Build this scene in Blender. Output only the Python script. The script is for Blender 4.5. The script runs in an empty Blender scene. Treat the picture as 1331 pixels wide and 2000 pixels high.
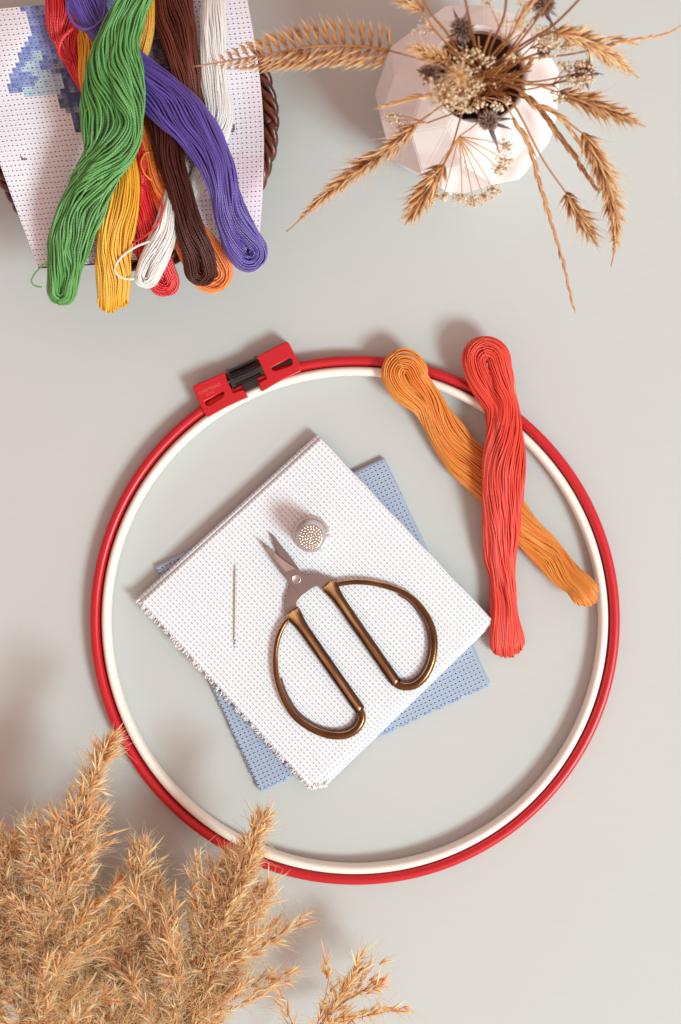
import bpy, bmesh, math, random
import numpy as np
from mathutils import Vector, Matrix

random.seed(7); rng = np.random.default_rng(7)
SC = bpy.context.scene
COL = SC.collection
PX = 0.25            # millimetres on the table per photo pixel
HC = 750.0           # camera height in millimetres
NAD = np.array([0.0, 50.0])
pi = math.pi

# ------------------------------------------------------------------ helpers
def W(px, py, z=0.0):
    t = np.array([(px - 665.5) * PX, (1000 - py) * PX])
    p = NAD + (t - NAD) * (1 - z / HC)
    return np.array([p[0], p[1], z])

def s2l(c):
    c = c / 255.0
    return c / 12.92 if c <= 0.04045 else ((c + 0.055) / 1.055) ** 2.4
def rgb(r, g, b): return (s2l(r), s2l(g), s2l(b), 1.0)

def catmull(pts, n=None, step=2.0, closed=False):
    P = np.array(pts, float)
    m = len(P)
    out = []
    segs = m if closed else m - 1
    for i in range(segs):
        if closed:
            p0, p1, p2, p3 = P[(i-1) % m], P[i], P[(i+1) % m], P[(i+2) % m]
        else:
            p1, p2 = P[i], P[i+1]
            p0 = P[i-1] if i > 0 else 2*p1 - p2
            p3 = P[i+2] if i+2 < m else 2*p2 - p1
        t = np.linspace(0, 1, 24, endpoint=False)[:, None]
        out.append(0.5*((2*p1) + (-p0+p2)*t + (2*p0-5*p1+4*p2-p3)*t*t + (-p0+3*p1-3*p2+p3)*t**3))
    out = np.concatenate(out)
    out = np.vstack([out, P[0] if closed else P[-1]])
    d = np.concatenate([[0], np.cumsum(np.linalg.norm(np.diff(out[:, :2 if out.shape[1] == 2 else 3], axis=0), axis=1))])
    if n is None: n = max(4, int(d[-1] / step) + 1)
    s = np.linspace(0, d[-1], n)
    return np.stack([np.interp(s, d, out[:, k]) for k in range(out.shape[1])], 1)

class MB:
    """collects vertices (mm), quads/tris, a tone per vertex and uvs"""
    def __init__(s):
        s.v = []; s.f4 = []; s.f3 = []; s.t = []; s.uv = []; s.n = 0
    def add(s, v, f4=None, f3=None, tone=None, uv=None):
        v = np.asarray(v, float).reshape(-1, 3)
        k = len(v)
        s.v.append(v)
        if f4 is not None and len(f4): s.f4.append(np.asarray(f4, int).reshape(-1, 4) + s.n)
        if f3 is not None and len(f3): s.f3.append(np.asarray(f3, int).reshape(-1, 3) + s.n)
        s.t.append(np.full(k, 0.5) if tone is None else np.broadcast_to(np.asarray(tone, float).reshape(-1), (k,)) if np.size(tone) in (1, k) else np.full(k, .5))
        s.uv.append(np.zeros((k, 2)) if uv is None else np.asarray(uv, float).reshape(-1, 2))
        s.n += k
    def tubes(s, P, R, sides=6, tone=None, cap=True, flat=1.0):
        """P (K,N,3) paths, R (K,N) or scalar radii"""
        P = np.asarray(P, float)
        if P.ndim == 2: P = P[None]
        K, N, _ = P.shape
        R = np.broadcast_to(np.asarray(R, float), (K, N))
        T = np.gradient(P, axis=1)
        T /= np.linalg.norm(T, axis=2, keepdims=True) + 1e-9
        ref = np.where(np.abs(T[:, 0, 2:3]) > 0.8, np.array([[1.0, 0, 0]]), np.array([[0, 0, 1.0]]))
        Nn = np.zeros_like(P)
        n0 = ref - T[:, 0] * np.sum(ref*T[:, 0], 1, keepdims=True)
        Nn[:, 0] = n0 / (np.linalg.norm(n0, axis=1, keepdims=True) + 1e-9)
        for i in range(1, N):
            n = Nn[:, i-1] - T[:, i]*np.sum(Nn[:, i-1]*T[:, i], 1, keepdims=True)
            Nn[:, i] = n / (np.linalg.norm(n, axis=1, keepdims=True) + 1e-9)
        B = np.cross(T, Nn)
        th = np.linspace(0, 2*pi, sides, endpoint=False)
        V = P[:, :, None] + R[:, :, None, None]*(Nn[:, :, None]*np.cos(th)[None, None, :, None]*flat + B[:, :, None]*np.sin(th)[None, None, :, None])
        d = np.concatenate([np.zeros((K, 1)), np.cumsum(np.linalg.norm(np.diff(P, axis=1), axis=2), axis=1)], 1)
        uv = np.zeros((K, N, sides, 2)); uv[..., 0] = (th/(2*pi))[None, None]; uv[..., 1] = d[:, :, None]
        k = np.arange(K)[:, None, None]*N*sides; i = np.arange(N-1)[None, :, None]*sides
        j = np.arange(sides)[None, None]; j2 = (j+1) % sides
        f = np.stack([k+i+j, k+i+j2, k+i+sides+j2, k+i+sides+j], -1).reshape(-1, 4)
        f3 = []
        if cap:
            for e in (0, N-1):
                for q in range(1, sides-1):
                    a = np.arange(K)*N*sides + e*sides
                    f3.append(np.stack([a, a+q+1, a+q] if e == 0 else [a, a+q, a+q+1], -1))
            f3 = np.concatenate(f3)
        if tone is None: tn = np.full((K, N, sides), 0.5)
        else:
            tone = np.asarray(tone, float)
            if tone.ndim == 1: tone = tone[:, None]
            tn = np.broadcast_to(tone[:, :, None], (K, N, sides))
        s.add(V.reshape(-1, 3), f, f3, tn.reshape(-1), uv.reshape(-1, 2))
    def tube(s, path, r, sides=8, tone=0.5, flat=1.0):
        path = np.asarray(path, float)
        s.tubes(path[None], np.broadcast_to(np.asarray(r, float), (1, len(path))), sides, np.array([tone]), True, flat)
    def lathe(s, prof, n=48, c=(0, 0, 0), tone=.5):
        prof = np.array(prof, float); th = np.linspace(0, 2*pi, n, endpoint=False)
        V = np.stack([prof[:, 0:1]*np.cos(th), prof[:, 0:1]*np.sin(th), np.repeat(prof[:, 1:2], n, 1)], -1) + np.array(c)
        m = len(prof); i = np.arange(m-1)[:, None]*n; j = np.arange(n)[None]; j2 = (j+1) % n
        s.add(V.reshape(-1, 3), np.stack([i+j, i+j2, i+n+j2, i+n+j], -1).reshape(-1, 4), tone=tone)
    def balls(s, C, r, tone=None, rows=4, n=6):
        C = np.asarray(C, float).reshape(-1, 3); K = len(C)
        r = np.broadcast_to(np.asarray(r, float), (K,))
        ph = np.linspace(0.02, pi-0.02, rows+1)
        P = C[:, None] + r[:, None, None]*np.stack([0*ph, 0*ph, np.cos(ph)], -1)[None]
        R = r[:, None]*np.sin(ph)[None]
        # build through a lattice
        th = np.linspace(0, 2*pi, n, endpoint=False)
        V = P[:, :, None] + R[:, :, None, None]*np.stack([np.cos(th), np.sin(th), 0*th], -1)[None, None]
        N = rows+1
        k = np.arange(K)[:, None, None]*N*n; i = np.arange(N-1)[None, :, None]*n; j = np.arange(n)[None, None]; j2 = (j+1) % n
        f = np.stack([k+i+n+j, k+i+n+j2, k+i+j2, k+i+j], -1).reshape(-1, 4)
        t = np.full(K, .5) if tone is None else np.broadcast_to(tone, (K,))
        s.add(V.reshape(-1, 3), f, tone=np.repeat(t, N*n))
    def mesh(s, name, origin, smooth=True):
        v = np.concatenate(s.v)
        v = (v - origin) * 0.001
        f4 = np.concatenate(s.f4) if s.f4 else np.zeros((0, 4), int)
        f3 = np.concatenate(s.f3) if s.f3 else np.zeros((0, 3), int)
        me = bpy.data.meshes.new(name)
        me.vertices.add(len(v)); me.vertices.foreach_set('co', v.astype(np.float32).ravel())
        loops = np.concatenate([f4.ravel(), f3.ravel()]).astype(np.int32)
        nf = len(f4)+len(f3)
        me.loops.add(len(loops)); me.loops.foreach_set('vertex_index', loops)
        me.polygons.add(nf)
        st = np.concatenate([np.arange(len(f4))*4, len(f4)*4+np.arange(len(f3))*3]).astype(np.int32)
        me.polygons.foreach_set('loop_start', st)
        me.polygons.foreach_set('use_smooth', np.full(nf, smooth))
        at = me.attributes.new('tone', 'FLOAT', 'POINT'); at.data.foreach_set('value', np.concatenate(s.t).astype(np.float32))
        ul = me.uv_layers.new(name='UVMap'); ul.data.foreach_set('uv', np.concatenate(s.uv)[loops].astype(np.float32).ravel())
        me.update(calc_edges=True); me.validate()
        return me

ORG = {}
def props(o, label=None, cat=None, group=None, kind=None):
    if label: o['label'] = label
    if cat: o['category'] = cat
    if group: o['group'] = group
    if kind: o['kind'] = kind
    return o
def thing(name, label, cat, loc, group=None):
    o = bpy.data.objects.new(name, None); COL.objects.link(o)
    o.empty_display_size = 0.01
    loc = np.array(loc, float); o.location = loc*0.001; ORG[o.name] = loc
    return props(o, label, cat, group)
def obj(name, mb, m, parent=None, smooth=True, origin=None):
    if parent is not None: org = ORG[parent.name]
    elif origin is not None: org = np.array(origin, float)
    else:
        v = np.concatenate(mb.v); org = np.array([(v[:, 0].min()+v[:, 0].max())/2, (v[:, 1].min()+v[:, 1].max())/2, v[:, 2].min()])
    me = mb.mesh(name, org, smooth)
    me.materials.append(m)
    o = bpy.data.objects.new(name, me); COL.objects.link(o)
    if parent is not None: o.parent = parent; ORG[o.name] = org
    else: o.location = org*0.001; ORG[o.name] = org
    return o
def flat(name, outlines, z0, z1, bev, m, parent, smooth_outline=False):
    """a plate cut from outlines (photo pixels, first one outer, others holes)"""
    cu = bpy.data.curves.new('tmp', 'CURVE'); cu.dimensions = '2D'; cu.fill_mode = 'BOTH'
    cu.extrude = max(((z1-z0)/2-bev)*0.001, 1e-6); cu.bevel_depth = bev*0.001; cu.bevel_resolution = 3; cu.offset = -bev*0.001
    org = ORG[parent.name]
    zc = (z0+z1)/2
    for o_ in outlines:
        pts = np.array([W(a, b, z1)[:2] for a, b in o_])
        if smooth_outline: pts = catmull(pts, closed=True, step=0.5)[:-1]
        sp = cu.splines.new('POLY'); sp.points.add(len(pts)-1); sp.use_cyclic_u = True
        for i, p in enumerate(pts): sp.points[i].co = ((p[0]-org[0])*.001, (p[1]-org[1])*.001, 0, 1)
    t = bpy.data.objects.new('tmp', cu); COL.objects.link(t)
    dg = bpy.context.evaluated_depsgraph_get()
    me = bpy.data.meshes.new_from_object(t.evaluated_get(dg)); me.name = name
    bpy.data.objects.remove(t); bpy.data.curves.remove(cu)
    for v in me.vertices: v.co.z += (zc-org[2])*.001
    me.materials.clear(); me.materials.append(m)
    o = bpy.data.objects.new(name, me); COL.objects.link(o); o.parent = parent; ORG[o.name] = org
    return o

# ------------------------------------------------------------------ materials
def nodes(name):
    m = bpy.data.materials.new(name); m.use_nodes = True
    nt = m.node_tree; b = nt.nodes['Principled BSDF']
    return m, nt, b
def N(nt, t, **k):
    n = nt.nodes.new(t)
    for a, v in k.items():
        if a in n.inputs: n.inputs[a].default_value = v
        else: setattr(n, a, v)
    return n
def L(nt, a, b): nt.links.new(a, b)
def math_(nt, op, a, b=None, c=None):
    n = nt.nodes.new('ShaderNodeMath'); n.operation = op
    for i, x in enumerate((a, b, c)):
        if x is None: continue
        if isinstance(x, (int, float)): n.inputs[i].default_value = x
        else: nt.links.new(x, n.inputs[i])
    return n.outputs[0]
def ramp(nt, fac, stops):
    r = nt.nodes.new('ShaderNodeValToRGB'); e = r.color_ramp.elements
    while len(e) < len(stops): e.new(0.5)
    for i, (p, c) in enumerate(stops): e[i].position = p; e[i].color = c
    L(nt, fac, r.inputs[0]); return r.outputs[0]
def mixc(nt, f, a, b, mode='MIX'):
    n = nt.nodes.new('ShaderNodeMix'); n.data_type = 'RGBA'; n.blend_type = mode
    for i, x in ((0, f), (6, a), (7, b)):
        if isinstance(x, (int, float)): n.inputs[i].default_value = x
        elif isinstance(x, tuple): n.inputs[i].default_value = x
        else: L(nt, x, n.inputs[i])
    return n.outputs[2]

def m_plain(name, c, rough=.5, metal=0, spec=.5, nscale=200, nbump=.05, var=.06, coat=0, sub=0):
    m, nt, b = nodes(name)
    tc = N(nt, 'ShaderNodeTexCoord'); no = N(nt, 'ShaderNodeTexNoise'); no.inputs['Scale'].default_value = nscale; no.inputs['Detail'].default_value = 5
    L(nt, tc.outputs['Object'], no.inputs['Vector'])
    dark = tuple(x*(1-var*2) for x in c[:3])+(1,)
    light = tuple(min(1, x*(1+var)) for x in c[:3])+(1,)
    L(nt, ramp(nt, no.outputs[0], [(.3, dark), (.7, light)]), b.inputs['Base Color'])
    b.inputs['Roughness'].default_value = rough; b.inputs['Metallic'].default_value = metal
    b.inputs['Specular IOR Level'].default_value = spec; b.inputs['Coat Weight'].default_value = coat
    if sub: b.inputs['Subsurface Weight'].default_value = sub; b.inputs['Subsurface Scale'].default_value = .003
    if nbump:
        bp = N(nt, 'ShaderNodeBump'); bp.inputs['Strength'].default_value = nbump; bp.inputs['Distance'].default_value = .001
        L(nt, no.outputs[0], bp.inputs['Height']); L(nt, bp.outputs[0], b.inputs['Normal'])
    return m

def m_thread(name, c, dark=.45, light=1.6, spec=1.0, sheen=.3, trans=.24, groove=.2):
    m, nt, b = nodes(name)
    uv = N(nt, 'ShaderNodeUVMap'); sp = N(nt, 'ShaderNodeSeparateXYZ'); L(nt, uv.outputs[0], sp.inputs[0])
    tw = math_(nt, 'FRACT', math_(nt, 'ADD', math_(nt, 'MULTIPLY', sp.outputs[1], .8), math_(nt, 'MULTIPLY', sp.outputs[0], 2.0)))
    rd = math_(nt, 'ABSOLUTE', math_(nt, 'SUBTRACT', tw, .5))          # 0 in the middle of a ply, .5 in the groove
    at = N(nt, 'ShaderNodeAttribute', attribute_name='tone')
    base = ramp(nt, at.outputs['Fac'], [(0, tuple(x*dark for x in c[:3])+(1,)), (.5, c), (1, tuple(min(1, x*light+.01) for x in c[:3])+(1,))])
    col = mixc(nt, math_(nt, 'MULTIPLY', math_(nt, 'POWER', math_(nt, 'MULTIPLY', rd, 2), 3), groove), base, tuple(x*.3 for x in c[:3])+(1,))
    L(nt, col, b.inputs['Base Color'])
    b.inputs['Roughness'].default_value = .36; b.inputs['Specular IOR Level'].default_value = spec
    b.inputs['Anisotropic'].default_value = .4
    b.inputs['Sheen Weight'].default_value = sheen; b.inputs['Sheen Roughness'].default_value = .4
    b.inputs['Sheen Tint'].default_value = tuple(min(1, x*1.5+.1) for x in c[:3])+(1,)
    bp = N(nt, 'ShaderNodeBump'); bp.inputs['Strength'].default_value = .6; bp.inputs['Distance'].default_value = .0002
    L(nt, math_(nt, 'SUBTRACT', .5, rd), bp.inputs['Height']); L(nt, bp.outputs[0], b.inputs['Normal'])
    tr = N(nt, 'ShaderNodeBsdfTranslucent'); L(nt, base, tr.inputs[0]); mx = N(nt, 'ShaderNodeMixShader'); mx.inputs[0].default_value = trans
    L(nt, b.outputs[0], mx.inputs[1]); L(nt, tr.outputs[0], mx.inputs[2]); L(nt, mx.outputs[0], nt.nodes['Material Output'].inputs[0])
    return m

def m_tone(name, stops, rough=.55, trans=.25, spec=.4):
    """colour taken along the blade / stalk, thin parts let light through"""
    m, nt, b = nodes(name)
    at = N(nt, 'ShaderNodeAttribute', attribute_name='tone')
    c = ramp(nt, at.outputs['Fac'], stops)
    L(nt, c, b.inputs['Base Color']); b.inputs['Roughness'].default_value = rough; b.inputs['Specular IOR Level'].default_value = spec
    if trans:
        tr = N(nt, 'ShaderNodeBsdfTranslucent'); L(nt, c, tr.inputs[0])
        mx = N(nt, 'ShaderNodeMixShader'); mx.inputs[0].default_value = trans
        out = nt.nodes['Material Output']
        L(nt, b.outputs[0], mx.inputs[1]); L(nt, tr.outputs[0], mx.inputs[2]); L(nt, mx.outputs[0], out.inputs[0])
    return m

def m_aida(name, c, hole, holew=.17, vcol=False, rowamp=.5, elong=1.0, ridge=.6):
    """block weave: uv counts the cells, a small hole at each cell corner"""
    m, nt, b = nodes(name)
    uv = N(nt, 'ShaderNodeUVMap'); sp = N(nt, 'ShaderNodeSeparateXYZ')
    nz = N(nt, 'ShaderNodeTexNoise'); nz.inputs['Scale'].default_value = .6; nz.inputs['Detail'].default_value = 3
    L(nt, uv.outputs[0], nz.inputs['Vector'])
    ad = N(nt, 'ShaderNodeVectorMath', operation='MULTIPLY_ADD'); ad.inputs[1].default_value = (.35, .35, 0)
    L(nt, nz.outputs['Color'], ad.inputs[0]); L(nt, uv.outputs[0], ad.inputs[2])
    L(nt, ad.outputs[0], sp.inputs[0])
    def tri(x): return math_(nt, 'ABSOLUTE', math_(nt, 'SUBTRACT', math_(nt, 'FRACT', x), .5))    # 0 at .5
    u = tri(sp.outputs[0]); v = tri(sp.outputs[1])
    d = math_(nt, 'SQRT', math_(nt, 'ADD', math_(nt, 'POWER', math_(nt, 'MULTIPLY', u, 1/elong), 2), math_(nt, 'POWER', math_(nt, 'MULTIPLY', v, 1.25), 2)))
    hm = N(nt, 'ShaderNodeMapRange', interpolation_type='SMOOTHSTEP'); hm.inputs[1].default_value = holew*1.35; hm.inputs[2].default_value = holew*.65
    L(nt, d, hm.inputs[0])
    # thread ridges inside a block
    r1 = math_(nt, 'ABSOLUTE', math_(nt, 'SINE', math_(nt, 'MULTIPLY', sp.outputs[0], pi*4)))
    r2 = math_(nt, 'ABSOLUTE', math_(nt, 'SINE', math_(nt, 'MULTIPLY', sp.outputs[1], pi*2)))
    row = math_(nt, 'SUBTRACT', .5, v)          # 0.. .5, low between rows? (v=.5 far from hole row)
    n2 = N(nt, 'ShaderNodeTexNoise'); n2.inputs['Scale'].default_value = 5; n2.inputs['Detail'].default_value = 6; L(nt, uv.outputs[0], n2.inputs['Vector'])
    h = math_(nt, 'ADD', math_(nt, 'MULTIPLY', r1, .22*ridge), math_(nt, 'MULTIPLY', r2, .5*ridge))
    h = math_(nt, 'ADD', h, math_(nt, 'MULTIPLY', n2.outputs[0], .5))
    h = math_(nt, 'SUBTRACT', h, math_(nt, 'MULTIPLY', hm.outputs[0], 1.5))
    bp = N(nt, 'ShaderNodeBump'); bp.inputs['Strength'].default_value = rowamp; bp.inputs['Distance'].default_value = .0006
    L(nt, h, bp.inputs['Height']); L(nt, bp.outputs[0], b.inputs['Normal'])
    if vcol:
        at = N(nt, 'ShaderNodeAttribute', attribute_name='stitch'); base = at.outputs['Color']
    else:
        base = mixc(nt, n2.outputs[0], tuple(x*.93 for x in c[:3])+(1,), c)
    base = mixc(nt, math_(nt, 'MULTIPLY', math_(nt, 'SUBTRACT', 1, r2), .15), base, tuple(x*.4 for x in c[:3])+(1,))
    L(nt, mixc(nt, hm.outputs[0], base, hole), b.inputs['Base Color'])
    b.inputs['Roughness'].default_value = .85; b.inputs['Specular IOR Level'].default_value = .2
    b.inputs['Sheen Weight'].default_value = .15
    return m

# table: pale grey painted board with the faintest horizontal brush marks
def m_table():
    m, nt, b = nodes('painted_table')
    tc = N(nt, 'ShaderNodeTexCoord'); mp = N(nt, 'ShaderNodeMapping'); mp.inputs['Scale'].default_value = (70, 420, 1)
    L(nt, tc.outputs['Object'], mp.inputs[0])
    no = N(nt, 'ShaderNodeTexNoise'); no.inputs['Scale'].default_value = 1; no.inputs['Detail'].default_value = 5; L(nt, mp.outputs[0], no.inputs['Vector'])
    n2 = N(nt, 'ShaderNodeTexNoise'); n2.inputs['Scale'].default_value = 9; n2.inputs['Detail'].default_value = 4; L(nt, tc.outputs['Object'], n2.inputs['Vector'])
    f = math_(nt, 'ADD', math_(nt, 'MULTIPLY', no.outputs[0], .6), math_(nt, 'MULTIPLY', n2.outputs[0], .4))
    c1 = ramp(nt, f, [(.3, TABLE_A), (.7, TABLE_B)])
    vo = N(nt, 'ShaderNodeTexVoronoi'); vo.inputs['Scale'].default_value = 38; L(nt, tc.outputs['Object'], vo.inputs['Vector'])
    sk = N(nt, 'ShaderNodeMapRange', interpolation_type='SMOOTHSTEP'); sk.inputs[1].default_value = .022; sk.inputs[2].default_value = .008; L(nt, vo.outputs['Distance'], sk.inputs[0])
    L(nt, mixc(nt, math_(nt, 'MULTIPLY', sk.outputs[0], .4), c1, (.4, .36, .33, 1)), b.inputs['Base Color'])
    b.inputs['Roughness'].default_value = .75; b.inputs['Specular IOR Level'].default_value = .25
    bp = N(nt, 'ShaderNodeBump'); bp.inputs['Strength'].default_value = .035; bp.inputs['Distance'].default_value = .0003
    L(nt, no.outputs[0], bp.inputs['Height']); L(nt, bp.outputs[0], b.inputs['Normal'])
    return m
TABLE_A = (.486, .510, .506, 1); TABLE_B = (.500, .524, .520, 1)

M = {}
M['table'] = m_table()
M['red_plastic'] = m_plain('red_plastic', rgb(190, 16, 30), .32, 0, .5, 60, .03, .03)
M['white_plastic'] = m_plain('ivory_plastic', rgb(236, 231, 222), .36, 0, .5, 60, .03, .015)
M['black_plastic'] = m_plain('black_plastic', (.010, .007, .007, 1), .12, 0, .6, 60, .03, .05)
M['emboss'] = m_plain('raised_red_lettering', rgb(222, 92, 92), .4, 0, .5, 60, 0, .02)
M['ceramic'] = m_plain('matt_white_ceramic', rgb(244, 240, 240), .55, 0, .35, 120, .02, .01)
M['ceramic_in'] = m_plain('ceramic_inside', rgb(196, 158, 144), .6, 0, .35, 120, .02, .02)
def m_steel(name, c, rough, aniso=True):
    m, nt, b = nodes(name)
    tc = N(nt, 'ShaderNodeTexCoord'); mp = N(nt, 'ShaderNodeMapping'); mp.inputs['Scale'].default_value = (3000, 250, 300); mp.inputs['Rotation'].default_value = (0, 0, .9)
    L(nt, tc.outputs['Object'], mp.inputs[0])
    no = N(nt, 'ShaderNodeTexNoise'); no.inputs['Scale'].default_value = 1; no.inputs['Detail'].default_value = 4; L(nt, mp.outputs[0], no.inputs['Vector'])
    L(nt, ramp(nt, no.outputs[0], [(.3, tuple(x*.85 for x in c[:3])+(1,)), (.7, c)]), b.inputs['Base Color'])
    b.inputs['Metallic'].default_value = 1; b.inputs['Roughness'].default_value = rough
    bp = N(nt, 'ShaderNodeBump'); bp.inputs['Strength'].default_value = .15; bp.inputs['Distance'].default_value = .0002
    L(nt, no.outputs[0], bp.inputs['Height']); L(nt, bp.outputs[0], b.inputs['Normal'])
    return m
M['steel'] = m_steel('brushed_steel', (.33, .27, .27, 1), .30)
M['steel_bevel'] = m_steel('ground_steel_bevel', (.55, .50, .48, 1), .28)
M['thimble'] = m_plain('silver_thimble', (.76, .71, .68, 1), .16, 1, .5, 900, .05, .06)
M['thimble_dark'] = m_plain('cavity_shaded_silver', (.56, .50, .47, 1), .3, 1, .5, 900, .05, .1)  # thimble body: cavity shade between the beads put into a darker silver
M['bead'] = m_plain('silver_bead', (.85, .77, .70, 1), .15, 1, .5, 900, .02, .04)
M['needle'] = m_plain('needle_steel', (.62, .52, .46, 1), .3, 1, .5, 900, 0, .04)
def m_brass(sc_):
    m, nt, b = nodes('antique_brass')
    tc = N(nt, 'ShaderNodeTexCoord'); mp = N(nt, 'ShaderNodeMapping'); mp.inputs['Scale'].default_value = sc_; mr = N(nt, 'ShaderNodeMapping'); mr.inputs['Rotation'].default_value = (0, 0, math.radians(55.4))
    L(nt, tc.outputs['Object'], mr.inputs[0]); L(nt, mr.outputs[0], mp.inputs[0])
    no = N(nt, 'ShaderNodeTexNoise'); no.inputs['Scale'].default_value = 1; no.inputs['Detail'].default_value = 6; L(nt, mp.outputs[0], no.inputs['Vector'])
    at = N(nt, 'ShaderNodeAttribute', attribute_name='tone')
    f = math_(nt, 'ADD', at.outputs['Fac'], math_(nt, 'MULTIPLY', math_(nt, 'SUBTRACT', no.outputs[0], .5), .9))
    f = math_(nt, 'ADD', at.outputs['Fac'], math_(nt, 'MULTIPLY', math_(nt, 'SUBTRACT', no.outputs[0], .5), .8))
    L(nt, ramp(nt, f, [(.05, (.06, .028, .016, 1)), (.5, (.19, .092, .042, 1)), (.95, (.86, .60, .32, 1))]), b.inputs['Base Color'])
    b.inputs['Metallic'].default_value = 1; b.inputs['Roughness'].default_value = .23
    return m
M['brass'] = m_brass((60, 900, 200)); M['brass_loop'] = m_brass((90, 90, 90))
M['vinyl'] = m_plain('smoky_vinyl_lining', (.09, .045, .05, 1), .2, 0, .6, 200, 0, .05)
M['wicker'] = m_plain('stained_wicker', rgb(96, 42, 24), .28, 0, .6, 260, .35, .35)
M['wicker_dark'] = m_plain('dark_wicker', rgb(62, 28, 20), .4, 0, .5, 260, .35, .3)
WH = (.83, .87, .93, 1)
M['aida_white'] = m_aida('white_aida', WH, (.54, .58, .65, 1), .18, rowamp=.6, elong=1.7, ridge=.9)
M['aida_blue'] = m_aida('blue_aida', rgb(166, 182, 206), (.03, .035, .06, 1), .17, rowamp=.6)
M['aida_basket'] = m_aida('printed_aida', (.80, .76, .82, 1), (.13, .09, .13, 1), .16, vcol=True, rowamp=.55)
M['fray_white'] = m_plain('white_cotton_yarn', (.86, .82, .82, 1), .9, 0, .1, 900, .2, .05)
M['fray_blue'] = m_plain('blue_cotton_yarn', rgb(165, 186, 222), .9, 0, .1, 900, .2, .05)
M['hem'] = m_plain('plum_hem_yarn', rgb(112, 62, 84), .8, 0, .1, 900, .2, .05)

# ------------------------------------------------------------------ table
mb = MB(); mb.add([(-1500, -1500, 0), (1500, -1500, 0), (1500, 1500, 0), (-1500, 1500, 0)], [(0, 1, 2, 3)])
props(obj('tabletop', mb, M['table'], origin=(0, 0, 0)), kind='structure', label='pale grey painted tabletop under everything')

# ------------------------------------------------------------------ hoop
HCN = W(693.5, 1210.5, 4)[:2]
hoop = thing('embroidery_hoop', 'large round red and white plastic embroidery hoop with screw clamp', 'embroidery hoop', (HCN[0], HCN[1], 0))
def ring(R, w, h, z0, a0, a1, n, prof=18, ex=2.7):
    mb = MB()
    closed = abs(a1-a0) > 2*pi-1e-6
    th = np.linspace(a0, a1, n, endpoint=not closed)
    ph = np.linspace(0, 2*pi, prof, endpoint=False)
    cx = np.sign(np.cos(ph))*np.abs(np.cos(ph))**(2/ex)*w/2; cz = np.sign(np.sin(ph))*np.abs(np.sin(ph))**(2/ex)*h/2
    R = R+(.10*np.sin(th*2+w*9)+.05*np.sin(th*5+w*4))[:, None]
    V = np.stack([HCN[0]+(R+cx[None])*np.cos(th)[:, None], HCN[1]+(R+cx[None])*np.sin(th)[:, None], np.repeat((z0+h/2+cz)[None], n, 0)], -1)
    m = n if closed else n-1
    i = np.arange(m)[:, None]; i2 = (i+1) % n; j = np.arange(prof)[None]; j2 = (j+1) % prof
    f = np.stack([i*prof+j, i2*prof+j, i2*prof+j2, i*prof+j2], -1).reshape(-1, 4)
    mb.add(V.reshape(-1, 3), f)
    if not closed:
        for e in (0, n-1):
            c = mb.n; mb.add([V[e].mean(0)], None); 
            idx = e*prof+np.arange(prof); idx2 = e*prof+(np.arange(prof)+1) % prof
            mb.f3.append(np.stack([idx, idx2, np.full(prof, c)] if e else [idx2, idx, np.full(prof, c)], -1))
    return mb
RO = 516.5*PX*(1-4/HC); RM = 496.0*PX*(1-5/HC); RI = 475*PX*(1-4/HC)
a_l = math.atan2(W(484, 775, 4)[1]-HCN[1], W(484, 775, 4)[0]-HCN[0]); a_r = math.atan2(W(512, 760, 4)[1]-HCN[1], W(512, 760, 4)[0]-HCN[0])
obj('outer_ring', ring((RO+RM)/2+.05, RO-RM-.2, 8.2, 0, a_l, a_r+2*pi, 400), M['red_plastic'], hoop)
obj('inner_ring', ring((RM+RI)/2-.1, RM-RI-.35, 8.8, 0, 0, 2*pi, 400, ex=2.4), M['white_plastic'], hoop)
def Z1(p): return (360+p[0]/5.119, 640+p[1]/5.119)
lug_l = [(85, 604), (88, 590), (98, 578), (398, 447), (412, 452), (430, 520), (490, 652), (578, 620), (598, 624), (642, 697), (420, 795), (240, 893), (215, 878), (200, 850), (150, 750)]
hol_l = [(206, 738), (392, 637), (399, 655), (395, 675), (375, 700), (250, 778), (225, 778), (208, 758)]
lug_r = [(722, 294), (1005, 144), (1028, 140), (1046, 152), (1066, 190), (1165, 385), (1166, 440), (980, 522), (780, 638), (766, 628), (746, 556), (758, 542), (825, 508)]
hol_r = [(868, 402), (1055, 306), (1072, 312), (1083, 345), (1078, 366), (1050, 385), (920, 430), (890, 428)]
CL = []
for nm, o_, h_ in (('clamp_lug', lug_l, hol_l), ('clamp_lug', lug_r, hol_r)):
    lug = flat(nm, [[Z1(p) for p in o_], [Z1(p) for p in h_]], .3, 10.2, .55, M['red_plastic'], hoop); CL.append(lug)
    # dark recess floor inside the pocket
    flat('pocket', [[Z1(p) for p in h_]], .3, 3.0, .1, M['black_plastic'], lug)
# knurled screw
p0 = W(*Z1((478, 520)), 6); p1 = W(*Z1((758, 392)), 6)
ax = (p1-p0)/np.linalg.norm(p1-p0); sd = np.array([-ax[1], ax[0], 0]); up = np.array([0, 0, 1.0])
mb = MB()
def gear(t0, t1, r, nrib, amp):
    n = nrib*8; th = np.linspace(0, 2*pi, n, endpoint=False)
    rr = r - amp*(np.cos(th*nrib) > .2)*1.0
    rings = []
    for t, k in ((t0, .0), (t0, 1), (t1, 1), (t1, 0)):
        c = p0+ax*t
        rings.append(c[None]+(rr*k)[:, None]*(np.cos(th)[:, None]*sd+np.sin(th)[:, None]*up))
    V = np.concatenate(rings); f = []
    for a in range(3):
        j = np.arange(n); f.append(np.stack([a*n+j, a*n+(j+1) % n, (a+1)*n+(j+1) % n, (a+1)*n+j], -1))
    mb.add(V, np.concatenate(f))
Lg = np.linalg.norm(p1-p0)
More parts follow.
